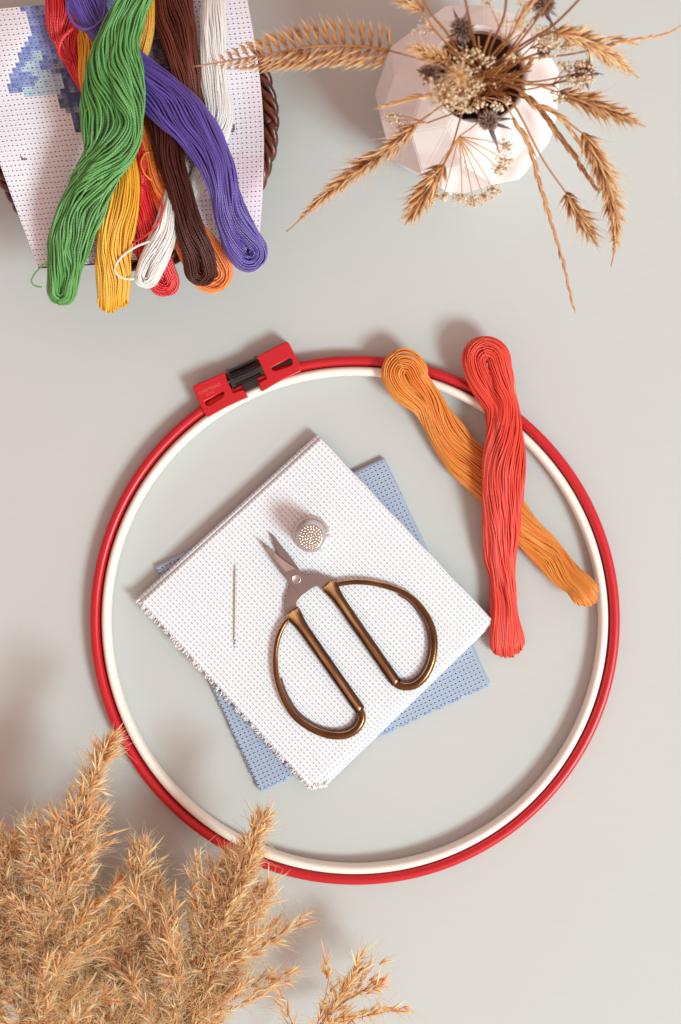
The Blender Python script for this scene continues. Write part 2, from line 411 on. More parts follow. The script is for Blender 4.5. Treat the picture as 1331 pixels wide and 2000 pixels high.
gear(-1.0, .7, 5.6, 1, 0); gear(.7, Lg-.7, 5.2, 9, .75); gear(Lg-.7, Lg+1.0, 5.6, 1, 0); gear(-9, Lg+10, 1.6, 1, 0)
obj('clamp_screw', mb, M['black_plastic'], hoop, smooth=False)
# moulded lettering
for txt, c, sz in (('САМТЕBAO', (255, 612), 2.05), ('Б.Р.С.', (266, 655), 1.6)):
    cu = bpy.data.curves.new('t', 'FONT'); cu.body = txt; cu.size = sz*.001; cu.align_x = 'CENTER'; cu.align_y = 'CENTER'; cu.extrude = .00012; cu.offset = .00001
    t = bpy.data.objects.new('t', cu); COL.objects.link(t)
    me = bpy.data.meshes.new_from_object(t.evaluated_get(bpy.context.evaluated_depsgraph_get())); bpy.data.objects.remove(t)
    me.name = 'lettering'; me.materials.clear(); me.materials.append(M['emboss'])
    o = bpy.data.objects.new('lettering', me); COL.objects.link(o); o.parent = CL[0]
    p = W(*Z1(c), 10.25)-ORG[hoop.name]; o.location = p*.001; o.rotation_euler = (0, 0, math.radians(23.5))

# ------------------------------------------------------------------ folded cloths
def sheet(mb, c4, z0, z1, pitch, rnd, nu=90, nv=90, wob=.25, seed=0, uvoff=(0, 0), jag=None):
    """c4: world xy corners c00,c10,c11,c01; rnd: rounding radius per edge (v0,u1,v1,u0). A slab closed below."""
    c = np.array(c4, float)[:, :2]
    lu = (np.linalg.norm(c[1]-c[0])+np.linalg.norm(c[2]-c[3]))/2; lv = (np.linalg.norm(c[3]-c[0])+np.linalg.norm(c[2]-c[1]))/2
    def sp(n, r0, r1, l):
        t = np.linspace(0, 1, n)
        ex0 = np.array([0, .15, .3, .5, .7, .85, 1])*r0/l; ex1 = 1-np.array([0, .15, .3, .5, .7, .85, 1])*r1/l
        return np.unique(np.concatenate([t, ex0, ex1]).clip(0, 1))
    U = sp(nu, rnd[3], rnd[1], lu); V_ = sp(nv, rnd[0], rnd[2], lv)
    u, v = np.meshgrid(U, V_, indexing='ij')
    xy = ((1-u)*(1-v))[..., None]*c[0]+(u*(1-v))[..., None]*c[1]+(u*v)[..., None]*c[2]+((1-u)*v)[..., None]*c[3]
    def edge(d, r):
        q = np.clip(1-d/max(r, 1e-3), 0, 1); return np.sqrt(np.clip(1-q*q, 0, 1))
    e = edge(v*lv, rnd[0])*edge((1-u)*lu, rnd[1])*edge((1-v)*lv, rnd[2])*edge(u*lu, rnd[3])
    r_ = np.random.default_rng(seed); ph = r_.uniform(0, 6, 6)
    wv = (np.sin(u*5+ph[0]+v*2)+np.sin(v*6+ph[1]-u*3)+.5*np.sin(u*13+ph[2])*np.sin(v*11+ph[3]))*wob
    zt = z0+(z1-z0)*e+wv*e
    # slight edge waviness
    ew = .1*(np.sin(u*31+ph[4])+np.sin(v*27+ph[5]))
    xy = xy+ew[..., None]*((np.abs(u-.5) > .49)|(np.abs(v-.5) > .49))[..., None]
    n, m = u.shape
    T = np.concatenate([xy, zt[..., None]], -1).reshape(-1, 3)
    i = np.arange(n-1)[:, None]*m; j = np.arange(m-1)[None]
    f = np.stack([i+j, i+m+j, i+m+j+1, i+j+1], -1).reshape(-1, 4)
    uv = np.stack([u*lu/pitch+uvoff[0], v*lv/pitch+uvoff[1]], -1).reshape(-1, 2)
    mb.add(T, f, uv=uv)
    # sides: skirt down to z0
    bd = [(a, 0) for a in range(n)]+[(n-1, b) for b in range(1, m)]+[(a, m-1) for a in range(n-2, -1, -1)]+[(0, b) for b in range(m-2, 0, -1)]
    ids = np.array([a*m+b for a, b in bd]); top = T[ids]; bot = top.copy(); bot[:, 2] = z0
    k = len(ids); q = np.arange(k); q2 = (q+1) % k
    uvs = np.concatenate([uv[ids], uv[ids]+.3]); mb.add(np.concatenate([top, bot]), np.stack([q, q+k, q2+k, q2], -1), uv=uvs)
    return lu, lv
def cw(*ps, z): return [W(a, b, z) for a, b in ps]
# blue cloth, lowest. corners: BL, BR, TR, TL
bl = thing('folded_cloth', 'folded light blue aida cloth lying under the white cloth', 'cloth', W(630, 1215, 0), 'folded aida cloths')
mb = MB()
q = cw((512, 1542), (958, 1334), (752, 896), (308, 1108), z=1)
sheet(mb, q, .1, 1.7, 2.15, (.5, .5, .6, .4), seed=1, wob=.05)
q = cw((508, 1543), (956, 1336), (750, 893), (304, 1106), z=3)
sheet(mb, q, 1.8, 3.4, 2.15, (.5, .5, 1.6, .4), seed=2, wob=.12)
obj('weave', mb, M['aida_blue'], bl)
def fray(A, B, n, ln, z, jitter, m, par, r=.28, zr=1.5, out=None):
    A = np.array(A); B = np.array(B); d = (B-A)/np.linalg.norm(B-A); o = np.array([d[1], -d[0], 0]) if out is None else out
    t = np.sort(rng.uniform(0, 1, n))
    P = A[None]+(B-A)[None]*t[:, None]; P[:, 2] = z-rng.uniform(0, zr, n)
    l = ln*rng.uniform(.4, 1.2, n)
    k = np.linspace(-.6, 1, 5)
    dirs = o[None]+d[None]*rng.normal(0, .3, n)[:, None]+np.array([0, 0, 1])*rng.normal(-.1, .25, n)[:, None]
    paths = P[:, None]+dirs[:, None]*(l[:, None]*k)[..., None]+rng.normal(0, jitter, (n, 5, 3))
    paths[..., 2] = np.maximum(paths[..., 2], .3)
    mb = MB(); mb.tubes(paths, r, 5); return obj('fringe', mb, m, par)
fray(W(508, 1543, 3), W(420, 1350, 3), 70, .9, 3.2, .12, M['fray_blue'], bl, r=.2, out=np.array([-.9, -.4, 0]))
fray(W(508, 1543, 3), W(600, 1500, 3), 60, 1.0, 3.0, .2, M['fray_blue'], bl, r=.25)
fray(W(740, 1437, 3), W(956, 1336, 3), 120, .9, 3.0, .2, M['fray_blue'], bl, r=.25)

wc = thing('folded_cloth', 'folded white aida cloth with frayed edge under the scissors and thimble', 'cloth', W(617, 1190, 3.5), 'folded aida cloths')
mb = MB()
# corners order: L, B, R, T   (u from L to B along the frayed edge, v from L to T)
sheet(mb, cw((276, 1178), (640, 1532), (960, 1222), (622, 860), z=4), 3.5, 5.4, 2.12, (.6, .8, .8, .6), seed=4, wob=.06, uvoff=(.3, .2))
sheet(mb, cw((267, 1170), (622, 1538), (964, 1215), (620, 848), z=7), 4.2, 8.1, 2.12, (.6, .8, .8, 1.2), seed=5, wob=.1, uvoff=(.1, .6))
sheet(mb, cw((275, 1175), (605, 1537), (962, 1209), (626, 854), z=9), 8.2, 9.8, 2.12, (.6, .9, .9, 1.4), seed=6, wob=.22)
obj('weave', mb, M['aida_white'], wc)
ow = np.array([-.72, -.69, 0])
fray(W(268, 1170, 8), W(605, 1537, 8), 300, 1.5, 9.3, .22, M['fray_white'], wc, r=.3, zr=3.5, out=ow)
fray(W(605, 1537, 8), W(640, 1530, 8), 45, 1.6, 8.5, .3, M['fray_white'], wc, r=.32, zr=3)
ZT = 9.7   # top of the white cloth

# ------------------------------------------------------------------ thimble
tc_ = W(608.5, 1043, ZT); th_ = thing('thimble', 'silver beaded thimble standing above the scissor tips on the white cloth', 'thimble', tc_)
TH = 19.0; r0 = 8.1; r1 = 6.0
tilt = 0
mb = MB(); c = tc_
prof = [(r0-.5, 0), (r0-.4, 3), (r0-.55, 3.2), (r1+.95, TH*.6), (r1+.35, TH*.85), (r1-.1, TH*.95), (r1-.7, TH), (0.01, TH+.35)]
pr = catmull(prof[2:], step=.4)
mb.lathe([(r0-1.2, .05), (r0-.5, .05)]+prof[1:2]+[tuple(x) for x in pr], 64, c)
bd = obj('body', mb, M['thimble_dark'], th_)
mb = MB(); tt = np.linspace(0, 2*pi, 65)
mb.tube(np.stack([c[0]+(r0)*np.cos(tt), c[1]+(r0)*np.sin(tt), np.full(65, ZT+.9)], -1), .75, 10)
mb.tube(np.stack([c[0]+(r0-.3)*np.cos(tt), c[1]+(r0-.3)*np.sin(tt), np.full(65, ZT+3.1)], -1), .35, 8)
obj('rim', mb, M['thimble'], th_)
C = []; R_ = []
for k, rr in enumerate((0, 1.35, 2.65, 3.95, 5.2)):
    n = 1 if k == 0 else int(2*pi*rr/1.38)
    for j in range(n):
        a = 2*pi*j/n+k*.4; C.append((c[0]+rr*math.cos(a), c[1]+rr*math.sin(a), ZT+TH+.5-.05*rr*rr*.4)); R_.append(.6)
mb = MB(); mb.balls(C, R_, rows=8, n=12); obj('beads', mb, M['bead'], th_)
C = []
for k in range(13):
    z = 4.6+k*1.0; f = (z-3.2)/(TH-3.2); rr = r0-.6-(r0-r1-.2)*f
    n = int(2*pi*rr/1.05)
    for j in range(n):
        a = 2*pi*(j+.5*(k % 2))/n; C.append((c[0]+rr*math.cos(a), c[1]+rr*math.sin(a), ZT+z))
mb = MB(); mb.balls(C, .3, rows=4, n=6); obj('knurling', mb, M['thimble'], th_)

# ------------------------------------------------------------------ scissors
def Z2(p): return (430+p[0]/2.958, 980+p[1]/2.958)
ZS = ZT+.2
scs = thing('scissors', 'bonsai style scissors with steel blades and looped antique brass handles', 'scissors', W(*Z2((440, 450)), ZS))
bladeB = [(291, 180), (318, 205), (365, 268), (420, 335), (462, 398), (472, 415), (478, 480), (476, 540), (446, 578), (441, 612), (444, 640), (380, 650), (373, 626), (374, 560), (398, 500), (404, 470), (380, 410), (335, 300), (310, 235)]
bladeA = [(232, 222), (262, 245), (320, 298), (380, 345), (440, 385), (476, 412), (495, 424), (530, 420), (565, 418), (605, 430), (645, 452), (600, 512), (575, 494), (556, 487), (530, 500), (472, 541), (440, 512), (402, 470), (345, 395), (285, 305), (250, 250)]
flat('blade', [[Z2(p) for p in bladeB]], ZS+.3, ZS+1.9, .15, M['steel'], scs)
ba = flat('blade', [[Z2(p) for p in bladeA]], ZS+2.0, ZS+3.6, .15, M['steel'], scs)
# ground bevel of the front blade: a real sloping facet
mb = MB()
zt = ZS+3.62
e = [Z2(p) for p in [(240, 229), (300, 281), (370, 340), (436, 384)]]; i_ = [Z2(p) for p in [(268, 262), (312, 318), (352, 368), (384, 404)]]
V = [W(*p, zt-.0+.02) for p in e]+[W(*p, zt+.55) for p in i_]+[W(*Z2(p), zt) for p in [(262, 268), (306, 326), (346, 376), (378, 412)]]
k = 4; F = []
for a in range(3): F += [(a, a+1, k+a+1, k+a), (k+a, k+a+1, 2*k+a+1, 2*k+a)]
mb.add(V, F); mb.add([V[3], V[7], V[11]], None, [(0, 1, 2)])
obj('ground_edge', mb, M['steel_bevel'], ba, smooth=False)
pc = W(*Z2((441, 447)), zt)
mb = MB(); mb.lathe([(2.3, 0), (2.25, .22), (1.95, .34), (1.8, .22), (.01, .22)], 32, pc); obj('pivot_rivet', mb, M['steel_bevel'], scs)
def handle(bar, loop, cap):
    # loop: brass rod, thick at the end of the bar, thin at the collar
    zc = ZS+2.6
    pts = np.array([W(*Z2(p), zc) for p in loop]); P = catmull(pts, n=90)
    t = np.linspace(0, 1, 90); rr = 1.95-.75*np.clip((t-.2)/.8, 0, 1)
    mb = MB(); mb.tube(P, rr, 18, .62)
    gz = np.linspace(0, 2*pi, 18, endpoint=False); mb.t = [np.tile(.36+.6*np.abs(np.sin(gz))**5, 90)]  # edge highlights painted into the brass: tone rises along both sides of the rod
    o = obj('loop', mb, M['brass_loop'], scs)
    # lining just inside the loop
    ctr = pts.mean(0); Q = P[4:62].copy(); dv = ctr-Q; dv /= np.linalg.norm(dv, axis=1, keepdims=True); Q = Q+dv*(rr[4:62, None]+.35); Q[:, 2] = zc-.9
    mb = MB(); mb.tube(Q, .85, 8, .2); obj('lining', mb, M['vinyl'], scs)
    # grip bar: faceted section with a raised centre ridge and flared collar
    a, b = W(*Z2(bar[0]), zc), W(*Z2(bar[1]), zc); d = (b-a); Ln = np.linalg.norm(d); d /= Ln; s_ = np.array([-d[1], d[0], 0]); u_ = np.array([0, 0, 1.0])
    prof = [(-1, -.5), (-1, .25), (-.62, .8), (-.2, 1.0), (.2, 1.0), (.62, .8), (1, .25), (1, -.5), (.6, -.9), (-.6, -.9)]
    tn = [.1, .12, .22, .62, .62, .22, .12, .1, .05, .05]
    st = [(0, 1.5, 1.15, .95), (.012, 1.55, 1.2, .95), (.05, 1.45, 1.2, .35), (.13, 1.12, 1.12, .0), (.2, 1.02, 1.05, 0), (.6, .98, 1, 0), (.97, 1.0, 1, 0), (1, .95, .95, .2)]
    V = []; T = []
    for (t_, wx, hz, br) in st:
        for (x, z), tt_ in zip(prof, tn):
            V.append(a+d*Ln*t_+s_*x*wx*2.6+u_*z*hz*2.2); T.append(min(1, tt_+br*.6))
    n = len(prof); F = []
    for i in range(len(st)-1):
        for j in range(n): F.append((i*n+j, i*n+(j+1) % n, (i+1)*n+(j+1) % n, (i+1)*n+j))
    mb = MB(); mb.add(V, F, tone=np.array(T))
    for e_ in (0, len(st)-1):
        c0 = np.mean(V[e_*n:(e_+1)*n], 0); mb.add(np.vstack([V[e_*n:(e_+1)*n], [c0]]), None, [((j, (j+1) % n, n) if e_ else ((j+1) % n, j, n)) for j in range(n)], tone=.5)
    g = obj('grip_bar', mb, M['brass'], scs, smooth=False)
    bm = bmesh.new(); bm.from_mesh(g.data); bmesh.ops.remove_doubles(bm, verts=bm.verts, dist=1e-6)
    bmesh.ops.bevel(bm, geom=[e for e in bm.edges if e.calc_face_angle(0) > .3], offset=.0003, segments=2, affect='EDGES'); bm.to_mesh(g.data); bm.free()
    for p_ in g.data.polygons: p_.use_smooth = True
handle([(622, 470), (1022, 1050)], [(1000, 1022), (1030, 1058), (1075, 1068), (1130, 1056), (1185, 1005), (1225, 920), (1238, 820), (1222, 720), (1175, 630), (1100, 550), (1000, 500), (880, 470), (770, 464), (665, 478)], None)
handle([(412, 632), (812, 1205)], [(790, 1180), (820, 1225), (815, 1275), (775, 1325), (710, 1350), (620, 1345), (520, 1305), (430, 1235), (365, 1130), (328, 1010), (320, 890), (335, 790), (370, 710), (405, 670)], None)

# ------------------------------------------------------------------ needle
a, b = W(460, 1101, ZT+.6), W(459, 1266, ZT+.6)
t = np.linspace(0, 1, 24)[:, None]; P = a+(b-a)*t
nd = thing('needle', 'thin steel sewing needle lying left of the scissors on the white cloth', 'needle', P.mean(0)-[0, 0, .5])
mb = MB(); mb.tube(P[:22], np.interp(t[:22, 0], [0, .1, .4, .9], [.08, .36, .5, .5]), 10)
for s in (-1, 1):
    Q = np.stack([np.interp([0, .5, 1], [0, .5, 1], [0, .22*s, 0])+np.interp([0, 1, 2], [0, 2], [P[21, 0], P[23, 0]]), np.interp([0, 1, 2], [0, 2], [P[21, 1], P[23, 1]]), np.full(3, ZT+.6)], -1)
    mb.tube(Q, .16, 6)
obj('shaft', mb, M['needle'], nd)

# ------------------------------------------------------------------ skeins
def skein(name, label, pts, thick, m, start='fold', end='fold', seed=0, r=.42, amp=1.0, zamp=.7, eye=(.34, 1.5), group=None, shift=(0, 0), dens=1.0, swirl=1.0, twist=.55):
    """pts: (px, py, width px, z of the centre mm)"""
    g = np.random.default_rng(seed)
    A = np.array([list(W(p[0], p[1], p[3]))+[p[2]*PX*(1-p[3]/HC)] for p in pts])
    S = catmull(A, step=1.5); n = len(S)
    S[:, 3] = np.convolve(np.pad(S[:, 3], 4, mode='edge'), np.hanning(9)/np.hanning(9).sum(), mode='valid')
    P = S[:, :3]; Wd = S[:, 3]/2-r*.6
    T = np.gradient(P, axis=0); T /= np.linalg.norm(T, axis=1, keepdims=True)
    Nl = np.stack([-T[:, 1], T[:, 0], 0*T[:, 0]], 1); Nl /= np.linalg.norm(Nl, axis=1, keepdims=True)
    Up = np.cross(T, Nl); s = np.concatenate([[0], np.cumsum(np.linalg.norm(np.diff(P, axis=0), axis=1))]); Ls = s[-1]
    wm = np.median(Wd); h = thick/2-r
    a0 = []; v0 = []
    for f in (1, .76, .5, .22):
        per = pi*(3*(wm*f+h*f)-math.sqrt(max(0, (3*wm*f+h*f)*(wm*f+3*h*f))))
        k = max(4, int(per/(r*1.85)*dens)); th = (np.arange(k)+.5)/k*2*pi+g.normal(0, .25/k, k)
        # even spacing on the ellipse: warp angle
        tt = np.linspace(0, 2*pi, 400); dd = np.concatenate([[0], np.cumsum(np.hypot(np.diff(wm*np.cos(tt)), np.diff(h*np.sin(tt))))]); th = np.interp(th/(2*pi)*dd[-1], dd, tt)
        a0 += list(f*np.cos(th)); v0 += list(f*np.sin(th))
    a0 = np.array(a0)[:, None]; v0 = np.array(v0)[:, None]; K = len(a0)
    ss = s[None]
    tw = np.clip(np.minimum(ss, Ls-ss)/22, 0, 1)**1.5*twist*(np.sin(ss*.045+g.uniform(0, 6))+.35*np.sin(ss*.11+g.uniform(0, 6)))
    th0 = np.arctan2(v0, a0)+tw; f0 = np.hypot(a0, v0)
    A0 = a0; a0 = f0*np.cos(th0); v0 = f0*np.sin(th0)
    sg = np.sign(a0); ab = np.abs(a0)
    def E(dist, le):   # eye opening along the end
        x = np.clip(1-dist/le, 0, 1); return x*x*(3-2*x)
    aeff = ab*np.ones_like(ss); veff = v0*np.ones_like(ss)
    wend = (Wd[0], Wd[-1])
    fade = np.ones_like(ss)
    for k_, (typ, dist) in enumerate(((start, ss), (end, Ls-ss))):
        fade = fade*(0.3+.7*np.clip(dist/14, 0, 1)**1.2)
        if typ == 'eye':
            e_ = E(dist, wend[k_]*2*eye[1])
            aeff = aeff*(1-eye[0]*e_)+eye[0]*e_
            veff = veff*(1-e_+e_*np.sqrt(np.clip(1-((ab-.55)/.6)**2, .1, 1)))-e_*.25*(1-ab)
    ph = g.uniform(0, 2*pi, 12)
    q = a0*1.0
    wl = 1.0
    n1 = (np.sin(ss*.085*wl+ph[0]+q*1.3)+.5*np.sin(ss*.19*wl+ph[1]-q*3.1)*(.4+.6*np.sin(ss*.06+ph[7]))+.16*np.sin(ss*.36+ph[2]+q*5))*1.1*swirl
    indiv = g.uniform(0, 2*pi, (K, 4))
    n2 = .5*np.sin(ss*.12+indiv[:, 0:1])+.16*np.sin(ss*.31+indiv[:, 1:2])
    cl = np.tanh(2.5*np.sin(q*4.2+ph[10])); n1 = n1+.55*swirl*cl*np.sin(ss*.085+ph[11]+cl)
    lat = (sg*aeff*Wd[None]) + fade*amp*(n1*(1-.55*ab)+n2*.65)
    ver = veff*h + fade*zamp*(np.sin(q*6.5+ss*.05+ph[3])*np.clip(v0, 0, 1)*.75+.6*np.sin(q*11-ss*.08+ph[4])*np.clip(v0, 0, 1)*.5+.5*cl*np.sin(ss*.1+ph[5])*np.clip(v0, 0, 1)+.45*np.sin(ss*.19+indiv[:, 2:3]))
    shf = shift[0]*np.exp(-(ss/13)**2)+shift[1]*np.exp(-((Ls-ss)/13)**2)
    lat = lat+shf*Wd[None]
    X = P[None]+Nl[None]*lat[..., None]+Up[None]*ver[..., None]
    def cap(k_, typ):
        i = 0 if k_ == 0 else n-1
        t_ = -T[0] if k_ == 0 else T[-1]
        # the tangent of every strand is continued round
        x0 = X[:, i]; ph_ = np.linspace(0, pi/2*1.05, 8)[1:]
        sh = (shift[k_]*Wd[i])
        if typ == 'eye':
            al = np.abs(lat[:, i]-sh); Rl = (al*1.05+.2)*(1+.05*np.sin(np.abs(A0[:, 0])*9+ph[8]))
            o = x0[:, None]+t_[None, None]*(Rl[:, None]*np.sin(ph_)[None])[..., None]+Nl[i][None, None]*(-(lat[:, i]-sh)[:, None]*(1-np.cos(ph_))[None])[..., None]
        elif typ == 'fold':
            vv = ver[:, i]; ex = g.uniform(-.6, 1.1, K)+1.2*np.cos(A0[:, 0]*2.2+ph[6])
            Rl = np.abs(vv)*1.05+1.2+ex
            o = x0[:, None]+t_[None, None]*(Rl[:, None]*np.sin(ph_)[None])[..., None]+Up[i][None, None]*(-vv[:, None]*(1-np.cos(ph_))[None])[..., None]
        else: return None
        o = o+t_[None, None]*((g.normal(0, .45, K)[:, None]*np.sin(2*ph_)[None])[..., None])+Up[i][None, None]*((g.normal(0, .35, K)[:, None]*np.sin(ph_*2)[None])[..., None])
        return o if k_ == 1 else o[:, ::-1]
    parts = [x for x in (cap(0, start), X, cap(1, end)) if x is not None]
    X = np.concatenate(parts, 1)
    X[..., 2] = np.maximum(X[..., 2], r)
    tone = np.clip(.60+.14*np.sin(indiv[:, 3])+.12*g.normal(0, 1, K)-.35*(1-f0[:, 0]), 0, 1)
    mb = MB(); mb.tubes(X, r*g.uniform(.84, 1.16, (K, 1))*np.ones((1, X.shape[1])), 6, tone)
    # packed inner core
    kk = 14; tt = np.linspace(0, 2*pi, kk, endpoint=False); i0, i1 = (2, n-2)
    cw_ = Wd[i0:i1]*.74; ch_ = np.full(i1-i0, h*.62); taper = np.clip(np.minimum(np.arange(i1-i0), np.arange(i1-i0)[::-1])/3, .5, 1)
    CV = P[i0:i1, None]+Nl[i0:i1, None]*(cw_*taper)[:, None, None]*np.cos(tt)[None, :, None]+Up[i0:i1, None]*((ch_*taper)[:, None]*np.sin(tt)[None]-h*.25)[..., None]
    CV[..., 2] = np.maximum(CV[..., 2], .2); m_ = i1-i0; a_ = np.arange(m_-1)[:, None]*kk; b_ = np.arange(kk)[None]; b2 = (b_+1) % kk
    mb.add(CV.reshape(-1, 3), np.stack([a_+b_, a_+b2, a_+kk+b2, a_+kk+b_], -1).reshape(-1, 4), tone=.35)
    # stray filaments
    pick = g.choice(np.where(v0[:, n//2] > -.2)[0], 26); Y = X[pick].copy()
    L0 = Y.shape[1]; w0 = np.sin(np.linspace(0, pi, L0))**.5
    Y[..., 2] += (.35+.5*np.abs(np.sin(np.linspace(0, 9, L0)[None]+g.uniform(0, 6, (26, 1)))))*w0
    Y[..., :2] += (.9*np.sin(np.linspace(0, 14, L0)[None]+g.uniform(0, 6, (26, 1)))*w0)[..., None]*g.normal(0, .8, (26, 1, 2))
    for y_ in Y:
        a1 = g.integers(6, L0-30); mb.tube(y_[a1:a1+g.integers(14, 28)], .09, 4, .9)
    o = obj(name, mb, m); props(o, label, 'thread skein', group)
    return o
def loose(par, pts, m, r=.5, name='loose_thread'):
    P = catmull([W(*p) for p in pts], step=1.2); P = P+np.random.default_rng(3).normal(0, .04, P.shape)
    mb = MB(); mb.tube(P, r, 6, .6); o = obj(name, mb, m, par); return o

MT = {k: m_thread(k+'_floss', rgb(*c), **(dict(spec=.45, sheen=.05) if k in ('brown', 'russet') else dict(dark=1.0, light=1.7, trans=.45, sheen=.7, groove=.06) if k == 'amber' else {})) for k, c in dict(green=(96, 164, 84), yellow=(255, 182, 40), scarlet=(230, 30, 40), purple=(92, 70, 160), brown=(78, 30, 22), russet=(102, 46, 30), white=(248, 246, 244), tangerine=(255, 134, 56), coral=(255, 76, 56), amber=(255, 170, 78)).items()}
GB = 'thread skeins heaped on the basket'; GT = 'thread skeins crossed over the hoop'
# on the table
skein('thread_skein', 'light orange thread skein crossing under the coral red skein on the hoop', [(788, 732, 92, 13.5), (800, 755, 86, 13), (836, 790, 64, 10.5), (866, 836, 66, 8.0), (900, 884, 74, 6.5), (938, 928, 76, 6), (985, 980, 66, 6), (1026, 1034, 62, 6), (1066, 1078, 60, 6.5), (1104, 1120, 52, 8.5), (1128, 1140, 52, 11), (1140, 1154, 56, 12.5)], 10, MT['amber'], 'eye', 'fold', 21, amp=.75, zamp=.6, eye=(.04, 1.2), group=GT, shift=(.08, 0))
skein('thread_skein', 'coral red thread skein lying on top of the light orange skein', [(946, 706, 96, 16), (951, 726, 95, 16), (965, 762, 82, 15.5), (980, 800, 66, 15.5), (986, 850, 70, 17), (986, 900, 80, 18), (984, 950, 80, 17), (980, 1000, 76, 14), (978, 1050, 74, 10), (978, 1085, 66, 7.5), (981, 1120, 50, 6.5), (983, 1160, 47, 6), (985, 1200, 52, 6), (988, 1232, 64, 6), (991, 1252, 70, 5.5)], 11, MT['coral'], 'eye', 'fold', 22, amp=.8, zamp=.7, eye=(.04, 1.4), group=GT, shift=(.1, 0))

# basket pile, lowest first
sk = skein('thread_skein', 'scarlet thread skein from the top left corner of the heap passing under the green one', [(128, -30, 78, 60), (128, 20, 80, 60), (130, 62, 72, 58), (148, 110, 46, 54), (180, 170, 44, 53), (225, 215, 52, 53), (262, 262, 60, 53), (276, 320, 56, 53), (276, 390, 54, 53), (284, 450, 58, 52), (302, 505, 62, 49), (318, 545, 62, 46)], 9, MT['scarlet'], 'fold', 'eye', 31, amp=.8, group=GB, eye=(.06, 1.0))
loose(sk, [(252, 478, 56), (285, 460, 60), (308, 438, 62), (318, 412, 62), (312, 392, 61), (290, 372, 59), (268, 355, 57)], MT['scarlet'], .5)
loose(sk, [(155, 45, 64), (140, 58, 66), (125, 72, 66), (116, 92, 65), (119, 112, 62), (140, 122, 59)], MT['scarlet'], .9)
sk = skein('thread_skein', 'tangerine orange thread skein showing beside the dark brown loop', [(272, 250, 46, 54), (300, 310, 46, 54), (318, 370, 50, 54), (345, 420, 58, 53), (376, 470, 70, 50), (402, 510, 84, 47), (414, 530, 84, 45)], 9, MT['tangerine'], 'fold', 'eye', 32, amp=.7, group=GB, eye=(.06, 1.0))
loose(sk, [(300, 355, 58), (283, 340, 60), (276, 318, 60), (284, 300, 59), (296, 296, 58)], MT['tangerine'], .45)
skein('thread_skein', 'long white thread skein hanging from the top right behind the purple one', [(418, -30, 48, 58), (417, 40, 48, 58), (416, 110, 49, 58), (420, 170, 50, 58), (430, 222, 52, 57), (424, 270, 44, 54), (404, 320, 42, 53), (388, 352, 36, 52), (383, 370, 26, 51)], 9, MT['white'], 'fold', 'fold', 33, amp=.5, zamp=.5, group=GB)
sk = skein('thread_skein', 'short white thread skein ending between the yellow and brown loops', [(352, 330, 34, 55), (338, 390, 40, 57), (326, 440, 48, 57), (310, 488, 56, 56), (295, 522, 52, 54), (289, 537, 48, 53)], 10, MT['white'], 'fold', 'eye', 34, amp=.6, group=GB, eye=(.04, 1.0))
loose(sk, [(296, 470, 60), (266, 482, 60), (240, 500, 59), (226, 520, 57), (228, 535, 56), (244, 544, 55), (262, 545, 55)], MT['white'], .55)
skein('thread_skein', 'bright yellow thread skein under the upper green skein right side', [(288, -30, 30, 60), (290, 20, 28, 60), (288, 60, 26, 58), (276, 110, 26, 55), (262, 160, 28, 54)], 8, MT['yellow'], 'fold', 'fold', 40, amp=.4, group=GB)
skein('thread_skein', 'golden yellow thread skein passing beneath the green one to the bottom left', [(182, -20, 46, 60), (178, 40, 46, 60), (176, 100, 48, 58), (178, 160, 48, 56), (198, 230, 56, 55), (228, 290, 62, 55), (240, 335, 62, 57), (234, 400, 74, 58), (226, 450, 76, 57), (222, 500, 70, 54), (223, 545, 68, 51), (222, 580, 60, 48)], 10, MT['yellow'], 'fold', 'fold', 35, amp=.9, group=GB)
skein('thread_skein', 'reddish brown thread skein beside the white one at the top', [(334, -30, 78, 59), (340, 30, 76, 59), (350, 85, 68, 60), (362, 140, 62, 59), (376, 190, 54, 56), (392, 240, 48, 54)], 10, MT['russet'], 'fold', 'fold', 36, amp=.8, group=GB)
skein('thread_skein', 'dark brown thread skein with its loop over the tangerine one', [(300, 205, 46, 57), (318, 250, 58, 60), (332, 310, 58, 61), (350, 365, 50, 61), (364, 415, 46, 60), (376, 460, 52, 58), (388, 500, 60, 55), (392, 526, 64, 52)], 11, MT['brown'], 'fold', 'eye', 37, amp=.7, group=GB, eye=(.07, 1.3), shift=(0, .0))
sk = skein('thread_skein', 'purple thread skein slanting down to the right under the green one', [(152, -30, 66, 66), (172, 15, 66, 66), (205, 62, 56, 65), (252, 120, 66, 65), (300, 172, 84, 67), (345, 215, 88, 68), (388, 262, 80, 68), (420, 315, 72, 67), (438, 370, 62, 65), (455, 425, 64, 61), (474, 468, 74, 57), (487, 488, 76, 55)], 11, MT['purple'], 'fold', 'eye', 38, amp=.95, group=GB, eye=(.07, 1.1), shift=(0, -.1))
loose(sk, [(133, 0, 73), (133, 22, 74), (145, 46, 74), (166, 57, 74), (188, 50, 74), (203, 30, 74), (205, 0, 73)], MT['purple'], .75)
sk = skein('thread_skein', 'green thread skein lying on top of the whole heap', [(275, -40, 70, 76), (262, 0, 76, 76), (245, 50, 76, 76), (232, 95, 84, 77), (224, 145, 100, 77), (220, 190, 112, 77), (218, 240, 122, 76), (212, 290, 112, 75), (195, 335, 92, 72), (172, 390, 82, 68), (146, 445, 74, 64), (126, 500, 68, 59), (118, 545, 62, 55), (116, 563, 60, 53)], 12, MT['green'], 'fold', 'eye', 39, amp=1.9, zamp=1.1, twist=.8, group=GB, eye=(.06, 1.3), shift=(0, .15), swirl=1.1)
loose(sk, [(100, 505, 60), (80, 522, 58), (66, 538, 55), (62, 550, 54), (68, 558, 53), (82, 561, 53)], MT['green'], .35)

